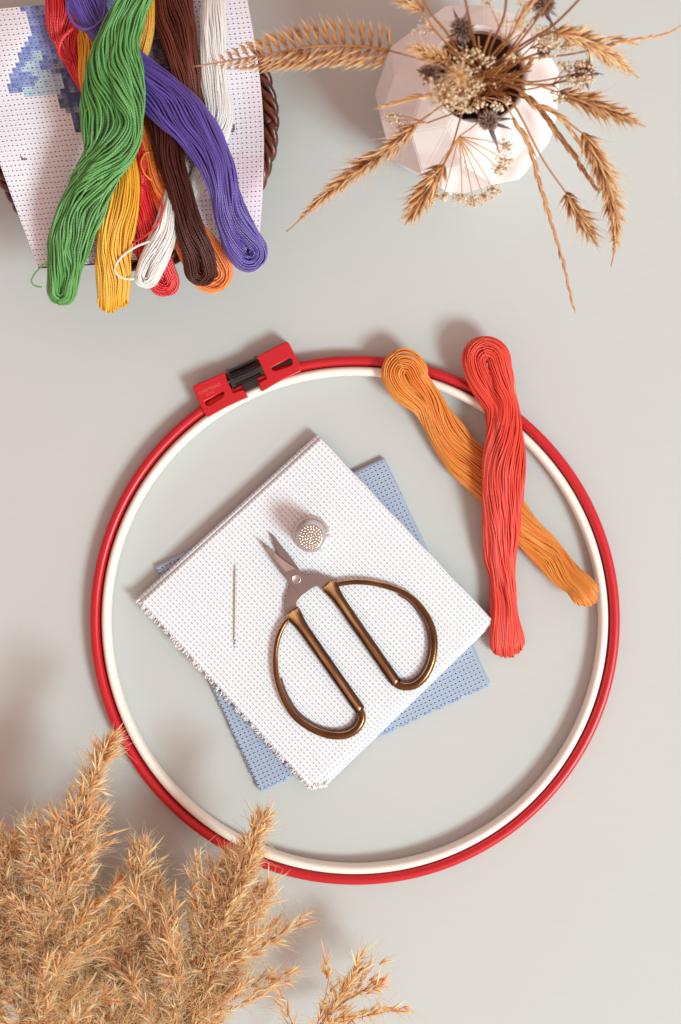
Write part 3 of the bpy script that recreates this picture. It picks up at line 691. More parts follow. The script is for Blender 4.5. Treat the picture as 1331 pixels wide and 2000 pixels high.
# ------------------------------------------------------------------ basket
bz = 45.0
bc = W(258, 240, bz); BR = 285*PX*(1-bz/HC)-4
bk = thing('wicker_basket', 'dark brown woven wicker basket under the printed cloth', 'basket', (bc[0], bc[1], 0))
mb = MB()
th = np.linspace(0, 2*pi, 361)
for k in range(4):
    a = th*15+k*pi/2
    rr = BR+2.9*np.cos(a)+.3*np.sin(th*37+k); z = bz-3.2+2.6*np.sin(a)
    mb.tube(np.stack([bc[0]+rr*np.cos(th), bc[1]+rr*np.sin(th), z], -1), 1.75, 8)
obj('braided_rim', mb, M['wicker'], bk)
mb = MB(); nst = 44
for k in range(nst):
    a = 2*pi*k/nst; P = [(bc[0]+r_*math.cos(a), bc[1]+r_*math.sin(a), z_) for r_, z_ in ((42, 2), (50, 3), (56, 12), (60, 25), (63, 41))]
    mb.tube(catmull(P, n=14), 1.2, 6)
obj('stakes', mb, M['wicker_dark'], bk)
mb = MB()
for row in range(13):
    z = 4+row*2.75; rb = 51+12*(z/41)**.8
    rr = rb+1.6*np.cos(th*nst/2+pi*row)
    mb.tube(np.stack([bc[0]+rr*np.cos(th), bc[1]+rr*np.sin(th), z+.3*np.sin(th*9+row)], -1), 1.4, 6)
obj('woven_side', mb, M['wicker'], bk)
mb = MB(); mb.lathe([(.1, 1), (52, 1), (52, 3), (.1, 3)], 48, (bc[0], bc[1], 0)); obj('base', mb, M['wicker_dark'], bk)

# printed cross stitch cloth across the basket
pc_ = 10.2*PX*(1-50/HC)
def inpoly(x, y, poly):
    c = np.zeros(x.shape, bool); n = len(poly)
    for i in range(n):
        x1, y1 = poly[i]; x2, y2 = poly[(i+1) % n]
        c ^= ((y1 > y) != (y2 > y)) & (x < (x2-x1)*(y-y1)/(y2-y1+1e-9)+x1)
    return c
cn = dict(TL=(-95, 26), TR=(478, -28), BR=(506, 476), BL=(76, 524))
nu, nv = 60, 52
u = np.linspace(0, 1, nu*2+1)[:, None]; v = np.linspace(0, 1, nv*2+1)[None]
def bil(u, v):
    o = []
    for k in (0, 1):
        o.append(cn['TL'][k]*(1-u)*(1-v)+cn['TR'][k]*u*(1-v)+cn['BR'][k]*u*v+cn['BL'][k]*(1-u)*v)
    px, py = o
    px = px+22*np.sin(pi*v)*(u**3)-6*np.sin(pi*v)*(1-u)**3; py = py+9*np.sin(pi*u*1.0)*(v**4)*np.sign(.6-u)*.8
    return px, py
px, py = bil(u, v)
d = np.hypot(px-258, py-240)/285
z = 50+1.2*np.sin(px*.021+1)+1.0*np.sin(py*.026+px*.01)-10*np.clip(d-.93, 0, 1)**1.2*2.2-2.2*np.clip(1-d, 0, 1)
V = np.array([[W(px[i, j], py[i, j], z[i, j]) for j in range(px.shape[1])] for i in range(px.shape[0])])
n, m_ = px.shape
i = np.arange(n-1)[:, None]*m_; j = np.arange(m_-1)[None]
F = np.stack([i+j, i+j+1, i+m_+j+1, i+m_+j], -1).reshape(-1, 4)
uvv = np.stack(np.broadcast_arrays(u*nu, v*nv), -1)
pcl = thing('printed_cloth', 'white aida cloth with blue cross stitch print draped over the basket', 'cloth', W(258, 240, 48))
mb = MB(); mb.add(V.reshape(-1, 3), F, uv=uvv.reshape(-1, 2))
Vb = V.copy(); Vb[..., 2] -= .9
mb.add(Vb.reshape(-1, 3), F[:, ::-1], uv=uvv.reshape(-1, 2))
w_ = obj('weave', mb, M['aida_basket'], pcl)
me = w_.data
ca = me.color_attributes.new('stitch', 'FLOAT_COLOR', 'CORNER')
fi = np.arange((n-1)*(m_-1)); ci = fi//(m_-1)//2; cj = fi % (m_-1)//2
cpx, cpy = bil((ci+.5)/nu, (cj+.5)/nv)
sc = 4.437
blue = [(q[0]/sc, q[1]/sc) for q in [(130, 30), (200, 100), (258, 130), (270, 300), (235, 360), (170, 400), (165, 500), (135, 590), (70, 650), (80, 790), (210, 790), (210, 828), (460, 828), (500, 850), (545, 930), (590, 970), (640, 1050), (660, 1135), (760, 1135), (900, 1135), (1500, 500), (1500, -60), (100, -60)]]
cyan1 = [(q[0]/sc, q[1]/sc) for q in [(190, 640), (430, 640), (430, 590), (360, 590), (345, 450), (290, 450), (285, 510), (230, 540)]]
cyan2 = [(q[0]/sc, q[1]/sc) for q in [(320, 680), (500, 640), (560, 700), (520, 830), (205, 830), (205, 740), (320, 740)]]
dark = [(q[0]/sc, q[1]/sc) for q in [(470, 500), (560, 560), (700, 600), (1600, 500), (1600, 1300), (640, 1140), (540, 930), (490, 760)]]
g = np.random.default_rng(5); rv = g.uniform(0, 1, (nu, nv))[ci, cj]
col = np.tile(np.array([.81, .81, .90]), (len(fi), 1))
B = inpoly(cpx, cpy, blue)
col[B] = np.where(rv[B, None] < .55, np.array([.20, .27, .58]), np.where(rv[B, None] < .85, np.array([.27, .35, .66]), np.array([.15, .20, .48])))
dk = B & inpoly(cpx, cpy, dark)
col[dk] = np.where(rv[dk, None] < .4, np.array([.06, .09, .20]), np.where(rv[dk, None] < .7, np.array([.13, .17, .36]), np.where(rv[dk, None] < .88, np.array([.30, .30, .36]), np.array([.10, .16, .20]))))
c1 = inpoly(cpx, cpy, cyan1) | inpoly(cpx, cpy, cyan2)
col[c1] = np.where(rv[c1, None] < .75, np.array([.46, .64, .76]), np.array([.38, .54, .72]))
far = cpx > 330; col[far] = [.81, .80, .90]
mid = (cpx > 280) & (cpx < 332) & (cpy > 40) & (cpy < 150); col[mid] = np.where(rv[mid, None] < .5, np.array([.10, .07, .12]), np.array([.25, .18, .26]))
pk = (cpx > 430) & (cpy > 300); col[pk] = [.80, .70, .80]
full = np.ones((len(fi), 4)); full[:, :3] = col
full = np.concatenate([full, full]); ca.data.foreach_set('color', np.repeat(full, 4, 0).astype(np.float32).ravel())
# hem threads and two little backstitch marks
for pts_, nm in (([cn['BL'], (130, 529), (190, 527), (260, 512), (330, 496), (420, 480), cn['BR']], 'hem'), ([(458, 243), (457, 256), (450, 257)], 'marker_stitch'), ([(42, 306), (46, 312), (53, 310)], 'marker_stitch')):
    P = []
    for a_, b_ in pts_:
        dd = math.hypot(a_-258, b_-240)/285
        P.append(W(a_, b_, 50.8+1.2*math.sin(a_*.021+1)+math.sin(b_*.026+a_*.01)-10*max(dd-.93, 0)**1.2*2.2-2.2*max(1-dd, 0)))
    if nm == 'hem':
        pu = np.linspace(0, 1, 60); hx, hy = bil(pu, np.full(60, .998)); dd = np.hypot(hx-258, hy-240)/285
        hz = 50.1+1.2*np.sin(hx*.021+1)+np.sin(hy*.026+hx*.01)-10*np.clip(dd-.93, 0, 1)**1.2*2.2-2.2*np.clip(1-dd, 0, 1)
        P = [W(hx[k], hy[k], hz[k]) for k in range(60)]
    mb = MB(); mb.tube(np.array(P) if nm == 'hem' else catmull(P, step=.6), .35 if nm == 'hem' else .28, 6); obj(nm, mb, M['hem'], pcl)

# ------------------------------------------------------------------ vase
VC = np.array([(898-665.5)*PX, (1000-235)*PX, 0])
vs = thing('vase', 'white faceted ceramic vase holding the dried bouquet', 'vase', VC)
nf = 16
prof = [(20, 0, 0), (27, .5, .02), (35, 14, .08), (41.0, 37, .12), (39.6, 61, .15), (33.5, 83, .11), (24.0, 97, .02), (20.8, 101, 0)]
V = []; F3 = []
for k, (r_, z_, o_) in enumerate(prof):
    for j in range(nf):
        a = 2*pi*j/nf+.25; rj = r_*(1+o_*.35 if (j+k) % 2 == 0 else 1-o_*.65); V.append((VC[0]+rj*math.cos(a), VC[1]+rj*math.sin(a), z_))
for k in range(len(prof)-1):
    for j in range(nf):
        a, b = k*nf+j, k*nf+(j+1) % nf; c_, d_ = (k+1)*nf+j, (k+1)*nf+(j+1) % nf
        if (j+k) % 2 == 0: F3 += [(a, b, d_), (a, d_, c_)]
        else: F3 += [(a, b, c_), (b, d_, c_)]
mb = MB(); mb.add(V, None, F3)
bo = obj('body', mb, M['ceramic'], vs, smooth=False)
bm = bmesh.new(); bm.from_mesh(bo.data); bmesh.ops.remove_doubles(bm, verts=bm.verts, dist=1e-6)
bmesh.ops.bevel(bm, geom=[e for e in bm.edges if len(e.link_faces) == 2 and e.calc_face_angle(0) > .12], offset=.0007, segments=2, affect='EDGES'); bm.to_mesh(bo.data); bm.free()
mb = MB(); mb.lathe([(21.0, 99.5), (21.6, 101.2), (20.9, 102.2), (19.9, 101.6), (19.3, 99.5)], 48, VC)
obj('rim', mb, M['ceramic'], vs)
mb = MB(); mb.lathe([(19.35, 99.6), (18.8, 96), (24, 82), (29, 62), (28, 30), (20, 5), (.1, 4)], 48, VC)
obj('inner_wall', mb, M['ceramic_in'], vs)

# ------------------------------------------------------------------ dried stems
straw = [(0, rgb(124, 74, 42)), (.35, rgb(200, 142, 92)), (.7, rgb(232, 188, 132)), (1, rgb(252, 230, 192))]
M['ear'] = m_tone('dry_ear', straw, .6, .2)
M['stalk'] = m_tone('dry_stalk', [(0, rgb(128, 72, 34)), (1, rgb(192, 134, 76))], .4, 0)
M['thistle'] = m_tone('dry_thistle', [(0, rgb(72, 52, 52)), (.5, rgb(136, 106, 98)), (1, rgb(204, 178, 156))], .7, .1)
M['bract'] = m_tone('thistle_bract', [(0, rgb(84, 72, 80)), (.6, rgb(112, 98, 110)), (1, rgb(158, 148, 158))], .5, .1)
M['floret'] = m_tone('cream_floret', [(0, rgb(206, 168, 118)), (.5, rgb(236, 214, 178)), (1, rgb(250, 240, 222))], .8, .25)
GRP = 'dried stems in the vase'
def unit(v): return v/(np.linalg.norm(v, axis=-1, keepdims=True)+1e-9)
def blades(mb, B, D, ln, r, sides=5, t0=.1, t1=.8, bend=None, prof=(.35, 1, .85, .45, .04), jit=.06, flat=.6):
    K = len(B); t = np.linspace(0, 1, len(prof))
    P = B[:, None]+D[:, None]*(ln[:, None]*t)[..., None]
    if bend is not None: P = P+bend[:, None]*(t**2)[None, :, None]*ln[:, None, None]
    R = r[:, None]*np.array(prof)[None]
    tn = t0+(t1-t0)*t[None]+rng.normal(0, jit, (K, 1))
    mb.tubes(P, R, sides, np.clip(tn, 0, 1), cap=False, flat=flat)
def mouth(target):
    d = target[:2]-VC[:2]; l = np.linalg.norm(d); d = d/l
    k = min(15, l*.45); return np.array([VC[0]+d[0]*k, VC[1]+d[1]*k, 99])
def stalk_path(pts):
    T = np.array([W(*p) for p in pts]); mo = mouth(T[0])+np.append(rng.normal(0, 2, 2), 0)
    foot = np.array([VC[0], VC[1], 12])-np.append((mo[:2]-VC[:2])*.5, 0)+np.append(rng.normal(0, 3, 2), 0)
    return np.vstack([foot, mo, T])
def stem_thing(name, label, cat, pts, r=.55):
    P = stalk_path(pts); C_ = catmull(P, step=3)
    t = thing(name, label, cat, C_[0], GRP)
    mb = MB(); mb.tube(C_, np.linspace(r*1.2, r*.7, len(C_)), 6, np.linspace(.2, .8, len(C_))[None][0] if False else .45+rng.uniform(-.3, .4))
    obj('stalk', mb, M['stalk'], t); return t
def ear(label, stem, pts, ns, ln, wd, style='bristle', tone=(0.05, .8), awn=.5):
    if style == 'bristle': ln *= 1.15; awn *= 1.5; tone = (tone[0]-.1, tone[1]+.1)
    """pts (px,py,z) from the base of the ear to the tip; ln spikelet length mm; wd spikelet half thickness"""
    t = stem_thing('wheat_ear' if style != 'rye' else 'ryegrass_spike', label, 'dried grass', stem+[pts[0]])
    A = catmull([W(*p) for p in pts], n=max(ns, 12)); n = len(A)
    T = unit(np.gradient(A, axis=0)); up = np.array([0, 0, 1.0]); S = unit(np.cross(T, up)); U = unit(np.cross(S, T))
    mb = MB(); mb.tube(catmull([W(*p) for p in pts], n=30), np.linspace(.75, .3, 30), 6, .4)
    B, D, LN, R, BE = [], [], [], [], []
    for i in range(n):
        f = i/(n-1); sz = math.sin(pi*min(1, .28+f*.80))**.6 if style != 'rye' else 1-.45*f
        for side in ((-1, 1) if style in ('comb', 'bristle') else ((-1,) if i % 2 else (1,))):
            for k in range({'comb': 4, 'bristle': 4, 'rye': 3}[style]):
                if style == 'comb':
                    ang = math.radians(82-60*f**1.3)+rng.normal(0, .05)+(side < 0)*-.35; az = rng.normal(.1, .12)+(side < 0)*.3
                    b = A[i]+T[i]*rng.normal(0, .12)+T[i]*(k-1.5)*.35+S[i]*side*.4; l = ln*sz*rng.uniform(.85, 1.05)*(.55, .6, .6, .5)[k]
                    b = b+S[i]*side*ln*sz*.13*k
                elif style == 'bristle':
                    ang = math.radians(40-12*f)+rng.normal(0, .18); az = (k-1.5)*.75+rng.normal(0, .25)
                    b = A[i]+T[i]*rng.normal(0, .5); l = ln*sz*rng.uniform(.7, 1.15)
                else:
                    ang = math.radians(10)+rng.normal(0, .07); az = rng.normal(.2, .4)
                    b = A[i]+T[i]*k*.9; l = ln*sz*rng.uniform(.8, 1.1)
                lat = S[i]*side*math.cos(az)+U[i]*math.sin(az)
                d = T[i]*math.cos(ang)+lat*math.sin(ang)
                B.append(b); D.append(d); LN.append(l); R.append(wd*sz*rng.uniform(.6, 1.25)); BE.append(T[i]*rng.uniform(0, .22)-lat*.05)
    B, D, LN, R, BE = map(np.array, (B, D, LN, R, BE))
    blades(mb, B, D, LN, R, 5, tone[0], tone[1], BE, jit=.12)
    if awn > 0:
        k = rng.random(len(B)) < .75; e_ = B[k]+D[k]*LN[k][:, None]*.9+BE[k]*LN[k][:, None]*.8
        blades(mb, e_, unit(D[k]+BE[k]+rng.normal(0, .08, D[k].shape)), LN[k]*awn*rng.uniform(.6, 1.5, k.sum()), np.full(k.sum(), .13), 3, .75, 1.0, jit=.05, prof=(1, .6, .2))
    obj('ear', mb, M['ear'], t); return t
ear('large comb shaped wheat ear reaching left over the white skein', [(900, 140, 128), (820, 115, 140)], [(757, 98, 138), (700, 90, 135), (620, 90, 130), (545, 102, 122), (470, 115, 115), (410, 125, 110), (378, 130, 107)], 25, 13.5, .9, 'comb', awn=.35, tone=(.1, .95))
ear('long bristly wheat ear pointing to the lower left over bare table', [(880, 195, 118)], [(812, 243, 115), (760, 290, 108), (700, 330, 100), (630, 385, 90), (575, 440, 82), (560, 452, 80)], 36, 7.0, .8, 'bristle', awn=.5, tone=(0, .85))
ear('short dense wheat ear hanging below the vase left front', [(905, 215, 118), (885, 280, 112)], [(866, 322, 108), (840, 360, 104), (812, 405, 98), (792, 438, 94)], 17, 9.5, .95, 'bristle', awn=.3, tone=(0, .75))
ear('curved wheat ear at the upper right with its stem hidden by cream florets', [(1000, 110, 130), (1050, 75, 142)], [(1085, 62, 145), (1130, 72, 143), (1180, 100, 138), (1225, 135, 130), (1248, 152, 127)], 24, 7.5, .8, 'bristle', awn=.4, tone=(.1, 1))
ear('straight reddish wheat ear pointing right below the curved one', [(1000, 155, 125)], [(1098, 182, 125), (1150, 200, 122), (1210, 225, 118), (1262, 248, 114)], 24, 7.5, .8, 'bristle', awn=.45, tone=(0, .6))
ear('long drooping wheat ear at the far right curving down', [(1020, 190, 120), (1090, 225, 125)], [(1140, 262, 122), (1168, 312, 118), (1190, 375, 110), (1202, 440, 102), (1200, 490, 95), (1194, 520, 92)], 34, 8.2, .8, 'bristle', awn=.4, tone=(0, .8))
ear('small wheat ear on a thin straight stem left of the long drooping one', [(1000, 200, 115), (1060, 310, 105)], [(1107, 378, 98), (1125, 410, 95), (1150, 452, 90), (1168, 482, 86)], 15, 7.0, .75, 'bristle', awn=.5, tone=(0, .6))
ear('thin ryegrass spike hanging furthest down toward the hoop', [(985, 200, 118)], [(1003, 231, 115), (1033, 285, 108), (1052, 351, 100), (1075, 428, 92), (1097, 500, 84), (1118, 590, 75)], 24, 7.5, .8, 'rye', awn=.12, tone=(.2, .6))
ear('broad brown ryegrass spike beside the drooping wheat ear', [(985, 165, 122)], [(1020, 178, 122), (1055, 215, 118), (1090, 262, 112), (1122, 305, 106), (1155, 355, 100)], 22, 9.0, .95, 'rye', awn=.15, tone=(.05, .5))
ear('second ryegrass spike arching along the broad brown one', [(990, 160, 125)], [(1040, 200, 128), (1085, 222, 128), (1120, 262, 124), (1150, 310, 118)], 14, 7.0, .75, 'rye', awn=.2, tone=(.1, .6))
ear('pale slender ear lying across the left shoulder of the vase', [(900, 165, 125)], [(858, 186, 124), (820, 190, 122), (785, 198, 120), (755, 206, 118)], 12, 6.5, .8, 'rye', awn=.3, tone=(.35, 1))
ear('blurred upright wheat ear close above the vase pointing left', [(905, 140, 150)], [(876, 116, 175), (850, 108, 180), (815, 98, 185), (792, 94, 187)], 18, 5.2, .7, 'bristle', awn=.4, tone=(.05, .9))
ear('very thin pale spike leaving the frame at the upper right corner', [(1000, 120, 130), (1120, 105, 135)], [(1195, 85, 135), (1250, 76, 134), (1300, 66, 132), (1335, 48, 130)], 11, 5.0, .6, 'rye', awn=.2, tone=(.35, 1))
ear('short pale spike ending just above the straight reddish ear', [(1000, 125, 125), (1100, 90, 130)], [(1160, 88, 132), (1200, 75, 132), (1232, 84, 130)], 9, 5.0, .6, 'rye', awn=.2, tone=(.3, .9))
ear('tall blurred ear at the top edge left of the stems', [(900, 110, 150), (860, 70, 170)], [(822, 18, 180), (800, 5, 182), (780, -5, 182)], 9, 5, .7, 'bristle', awn=.4, tone=(.1, .9))
ear('tall ear rising to the top edge right of the centre', [(960, 110, 150)], [(1005, 60, 185), (1020, 30, 190), (1045, 0, 192), (1070, -25, 195)], 12, 7, .75, 'rye', awn=.3, tone=(.1, .6))
ear('small dark ear beside the mouth of the vase pointing right', [(950, 165, 118)], [(985, 158, 125), (1005, 148, 130), (1022, 138, 133), (1030, 128, 135)], 7, 6.5, .9, 'rye', awn=.15, tone=(.0, .45))
ear('pale ear seen end on above the mouth of the vase', [(905, 150, 150)], [(903, 160, 170), (896, 150, 182), (890, 140, 194)], 10, 5.5, .75, 'bristle', awn=.5, tone=(.3, 1))
ear('second pale ear seen end on left of the vase mouth', [(890, 165, 140)], [(878, 176, 155), (868, 172, 166), (858, 170, 176)], 9, 5.5, .7, 'bristle', awn=.5, tone=(.3, 1))
# bare stems running to the top edge
for lab, pts in (('bare straw stem leaning to the top edge left of centre', [(880, 75, 160), (845, 30, 180), (815, -20, 195)]), ('bare straw stem reaching the top edge at the centre', [(925, 80, 150), (905, -20, 200)]), ('bare straw stem rising just right of the centre thistle', [(960, 90, 150), (985, 30, 175), (990, -25, 195)]),
                 ('reddish straw stem crossing toward the top right', [(990, 110, 150), (1040, 50, 170), (1085, -15, 190)]), ('long straight straw stem leaving at the top right', [(1010, 95, 140), (1080, 50, 165), (1150, -20, 190)]), ('short straw stem pointing right from the vase mouth', [(1010, 165, 122), (1085, 168, 126)]), ('thin straw stem crossing over the vase mouth', [(930, 180, 130), (940, 120, 150), (960, 60, 175)])):
    t = stem_thing('straw_stem', lab, 'dried stem', pts, .65)
for lab, pts in (('fine reddish twig fanning up from the mouth toward the left thistle', [(905, 120, 130), (890, 95, 145)]), ('fine brown twig fanning up beside the centre thistle', [(935, 120, 130), (925, 70, 150)]), ('fine twig running level to the right thistle', [(1030, 175, 118), (1130, 150, 130)])):
    t = stem_thing('dry_twig', lab, 'dried stem', pts, .4)
for k in range(50):
    a = rng.uniform(0, 2*pi); b_ = a+rng.uniform(-.5, .5)+pi*(k % 2); q1 = rng.uniform(8, 38); q2 = rng.uniform(45, 105)
    stem_thing('dry_twig', 'fine dry twig among many alike tangled over the mouth of the vase', 'dried stem', [(940+q1*math.cos(a), 150+q1*math.sin(a)*.8, 125), (940+q2*math.cos(b_), 140+q2*math.sin(b_)*.7, rng.uniform(140, 175))], rng.uniform(.25, .6))
# thistles
def sph(K):
    i = np.arange(K)+.5; ph = np.arccos(1-2*i/K); th = pi*(1+5**.5)*i
    return np.stack([np.cos(th)*np.sin(ph), np.sin(th)*np.sin(ph), np.cos(ph)], -1)
def thistle(label, px, py, z, r, stem, nb=7, bl=9, down=0, az=None):
    r *= .88; bl *= .85
    t = stem_thing('thistle', label, 'dried thistle', stem+[(px, py, z-r*.7)], .5)
    c = W(px, py, z); D = sph(int(130))
    mb = MB(); mb.balls([c], r*.62, tone=.15, rows=8, n=12)
    blades(mb, c+D*r*.5, unit(D+rng.normal(0, .12, D.shape)), np.full(len(D), r*.62)*rng.uniform(.7, 1.2, len(D)), np.full(len(D), .42), 4, .15, .95, jit=.15, prof=(.8, 1, .7, .1))
    obj('flower_head', mb, M['thistle'], t)
    a = (rng.uniform(0, 2*pi)+np.arange(nb)*2*pi/nb+rng.normal(0, .25, nb)) if az is None else np.array(az)
    nb = len(a)
    D = unit(np.stack([np.cos(a), np.sin(a), rng.normal(.05, .25, nb)], -1))
    mb = MB(); blades(mb, c-[0, 0, r*.5]+D*r*.3, D, bl*rng.uniform(.75, 1.2, nb), np.full(nb, .85), 5, .2, .8, bend=np.stack([rng.normal(0, .12, nb), rng.normal(0, .12, nb), np.full(nb, .15)], -1), jit=.2, prof=(.9, 1, .8, .45, .03), flat=.35)
    obj('bracts', mb, M['bract'], t)
thistle('grey purple thistle head near the centre top of the bouquet', 903, 58, 150, 5.6, [(915, 110, 130)], 8, 8)
thistle('small blurred thistle head at the left of the bouquet', 838, 142, 155, 3.8, [(885, 150, 130)], 6, 5)
thistle('dark thistle head cut by the top edge', 1062, 8, 165, 5.4, [(985, 110, 130)], 7, 9)
thistle('thistle head hanging low in front with two long dark bracts', 955, 236, 135, 4.6, [(945, 195, 120)], az=[-1.35, -1.15, 3.0, 2.4, .2, -.3], bl=13)
thistle('thistle head at the right dusted with cream florets', 1143, 140, 135, 4.8, [(1040, 160, 122)], 6, 8)
thistle('tiny thistle head under the cream florets right of the mouth', 1062, 100, 130, 3.0, [(1010, 120, 125)], 5, 4)
# umbels
def umbel(label, hub, tips, stem, nper=26, spread=4.5, fr=.62):
    t = stem_thing('umbel', label, 'dried umbel', stem+[hub], .45)
    h = W(*hub); mb = MB(); fb = MB()
    for tp in tips:
        e = W(*tp); mid = (h+e)/2+np.array([0, 0, 3]); P = catmull([h, mid, e], n=12)
        mb.tube(P, np.linspace(.3, .18, 12), 5, .9)
        C = e+rng.normal(0, 1, (nper, 3))*np.array([spread, spread*.6, spread*.5])*.55
        cols = []
        for c_ in C[::2]: mb.tube(catmull([e-(e-h)*.06, c_], n=3), .1, 3, .9)
        fb.balls(C, fr*rng.uniform(.6, 1.2, nper), tone=rng.uniform(.2, 1, nper), rows=4, n=6)
        C2 = C+rng.normal(0, .7, C.shape); fb.balls(C2, fr*.6, tone=rng.uniform(.4, 1, nper), rows=3, n=5)
    obj('rays', mb, M['stalk'], t); obj('florets', fb, M['floret'], t)
umbel('wide dried umbel hanging over the front of the vase', (897, 267, 122), [(846, 340, 106), (835, 385, 100), (866, 385, 100), (903, 385, 100), (925, 392, 98), (945, 385, 100), (965, 372, 102), (985, 312, 112), (990, 285, 115), (975, 330, 108)], [(935, 235, 120)], 26, 3.2, .6)
umbel('cream floret cluster on the left rim beside the pale ear', (835, 240, 120), [(765, 225, 112), (785, 248, 112), (778, 235, 114)], [(900, 215, 120)], 14, 3.0)
umbel('dense cream floret cluster between the two right wheat ears', (1035, 95, 135), [(1065, 62, 142), (1085, 72, 142), (1100, 92, 140), (1062, 88, 145), (1105, 70, 140)], [(1000, 130, 130)], 34, 4.2)
umbel('cream floret cluster sprinkled on the right thistle', (1080, 165, 125), [(1095, 190, 125), (1125, 160, 138), (1145, 150, 142), (1105, 130, 135), (1140, 128, 142)], [(1020, 165, 122)], 24, 4.0)
umbel('scattered white florets over the mouth of the vase', (930, 190, 135), [(915, 218, 135), (938, 205, 140), (975, 208, 135), (990, 200, 132), (900, 195, 140), (930, 155, 140), (955, 120, 150), (998, 112, 145)], [(935, 175, 125)], 11, 2.6, .7)
umbel('pale feathery umbel blurred above the left of the mouth', (890, 150, 155), [(870, 190, 175), (900, 135, 175), (895, 185, 170), (855, 165, 172), (880, 205, 165), (915, 110, 170), (885, 160, 178), (862, 185, 168), (905, 205, 160), (925, 165, 165)], [(910, 155, 130)], 34, 5.4, .5)
umbel('tiny reddish umbel at the upper left of the bouquet', (850, 60, 155), [(815, 60, 165), (825, 45, 165), (832, 65, 160)], [(900, 120, 130)], 6, 2.5, .5)
umbel('sparse florets on thin stalks at the top of the bouquet', (985, 90, 150), [(1020, 45, 165), (990, 40, 165), (955, 5, 172), (1030, 60, 160), (1035, 20, 168), (1020, 5, 170)], [(960, 120, 130)], 10, 3.5, .55)

# ------------------------------------------------------------------ reed plumes
M['spikelet'] = m_tone('reed_spikelet', [(0, rgb(240, 154, 78)), (.3, rgb(253, 206, 142)), (.7, rgb(255, 236, 190)), (1, rgb(255, 251, 230))], .45, .5)
M['hair'] = m_tone('silky_hair', [(0, rgb(255, 226, 184)), (1, rgb(255, 247, 226))], .5, .6)
def reed(label, axis, hw, nb, dens=1.0, hairs=6, seed=1, ang=(18, 42), slen=8.0, flatten=.55, sdir=None):
    """axis (px,py,z) base to tip; hw: half width mm along it"""
    g = np.random.default_rng(seed)
    A = catmull([W(*p) for p in axis], n=200); T = unit(np.gradient(A, axis=0)); up = np.array([0, 0, 1.]); S = unit(np.cross(T, up)); U = unit(np.cross(S, T))
    t = thing('reed_plume', label, 'dried reed', A[0], 'fluffy dried reed plumes')
    # the stalk continues out of frame down to the table
    base = A[0]-T[0]*160; base[2] = 2
    mb = MB(); mb.tube(catmull([base, A[0]-T[0]*60, A[0], A[60], A[120], A[-1]], n=60), np.linspace(1.4, .2, 60), 7, .4)
    SB, SD, SL, HB, HD = [], [], [], [], []
    br = []
    for b in range(nb):
        f = (b+g.uniform(0, 1))/nb; i = min(199, int(f*199)); L_ = 1.0*np.interp(f, np.linspace(0, 1, len(hw)), hw)
        a = math.radians(g.uniform(*ang))*(1-.45*f); az = g.uniform(0, 2*pi)
        d = T[i]*math.cos(a)+(S[i]*math.cos(az)+U[i]*math.sin(az)*flatten)*math.sin(a)
        Lb = L_/math.sin(math.radians(32))*g.uniform(.5, 1.2)
        k = max(5, int(Lb/2.2)); tt = np.linspace(0, 1, k)
        P = A[i]+d*Lb*tt[:, None]+(T[i]*.0+np.array([0, 0, -.15])+S[i]*math.cos(az)*.12)*Lb*(tt**2)[:, None]
        br.append(catmull(P, n=6))
        for q in range(1, k):
            for _ in range(max(1, int(round(1.15*dens+g.uniform(-.5, .5))))):
                p = P[q]+g.normal(0, .9, 3)
                ax_ = unit(unit(P[q]-P[q-1])+g.normal(0, .42, 3))
                nbl = g.integers(1, 4)
                for _b in range(nbl):
                    SB.append(p); SD.append(unit(ax_+g.normal(0, .2, 3))); SL.append(slen*g.uniform(.6, 1.35))
                for _h in range(int(hairs*(1-.65*f)+.5)):
                    HB.append(p+ax_*g.uniform(0, 2)); HD.append(unit(ax_+g.normal(0, .62, 3)))
    mb.tubes(np.array(br), np.linspace(.28, .12, 6)[None], 4, np.full(len(br), .5), cap=False)
    obj('stalk', mb, M['stalk'], t)
    SB, SD, SL = map(np.array, (SB, SD, SL)); mb = MB()
    K = len(SB); bend = g.normal(0, .12, (K, 3))
    P = SB[:, None]+SD[:, None]*(SL[:, None]*np.linspace(0, 1, 4))[..., None]+bend[:, None]*(np.linspace(0, 1, 4)**2)[None, :, None]*SL[:, None, None]
    P[..., 2] = np.maximum(P[..., 2], 1)
    mb.tubes(P, (g.uniform(.34, .72, K)[:, None]*np.array([.5, 1, .6, .05])[None]), 4, np.clip(np.array([.15, .4, .7, 1])[None]+g.normal(0, .22, (K, 1)), 0, 1), cap=False, flat=.5)
    obj('spikelets', mb, M['spikelet'], t)
    if hairs:
        HB, HD = np.array(HB), np.array(HD); K = len(HB); ln = g.uniform(3.5, 10.5, K); bend = g.normal(0, .3, (K, 3)); u_ = np.linspace(0, 1, 4)
        P = HB[:, None]+HD[:, None]*(ln[:, None]*u_)[..., None]+bend[:, None]*(u_**2)[None, :, None]*ln[:, None, None]
        P[..., 2] = np.maximum(P[..., 2], 1)
        mb = MB(); mb.tubes(P, np.array([.085, .09, .08, .035])[None]*g.uniform(.7, 1.4, (K, 1)), 3, g.uniform(0, 1, K), cap=False)
        obj('silky_hairs', mb, M['hair'], t)
    print('REED', label[:20], len(SB), len(HB))
reed('tall fluffy reed plume at the far left whose tip nears the hoop', [(60, 2080, 42), (85, 1900, 50), (112, 1720, 56), (150, 1600, 58), (190, 1500, 57), (212, 1450, 56)], [28, 27, 24, 19, 11, 3.5, 1.2], 105, 1.0, 14, 1)
reed('reed plume leaving the frame at the left edge', [(-30, 2060, 36), (-22, 1900, 42), (-5, 1760, 46), (14, 1660, 46)], [20, 20, 17, 12, 4], 58, 1.0, 14, 2)
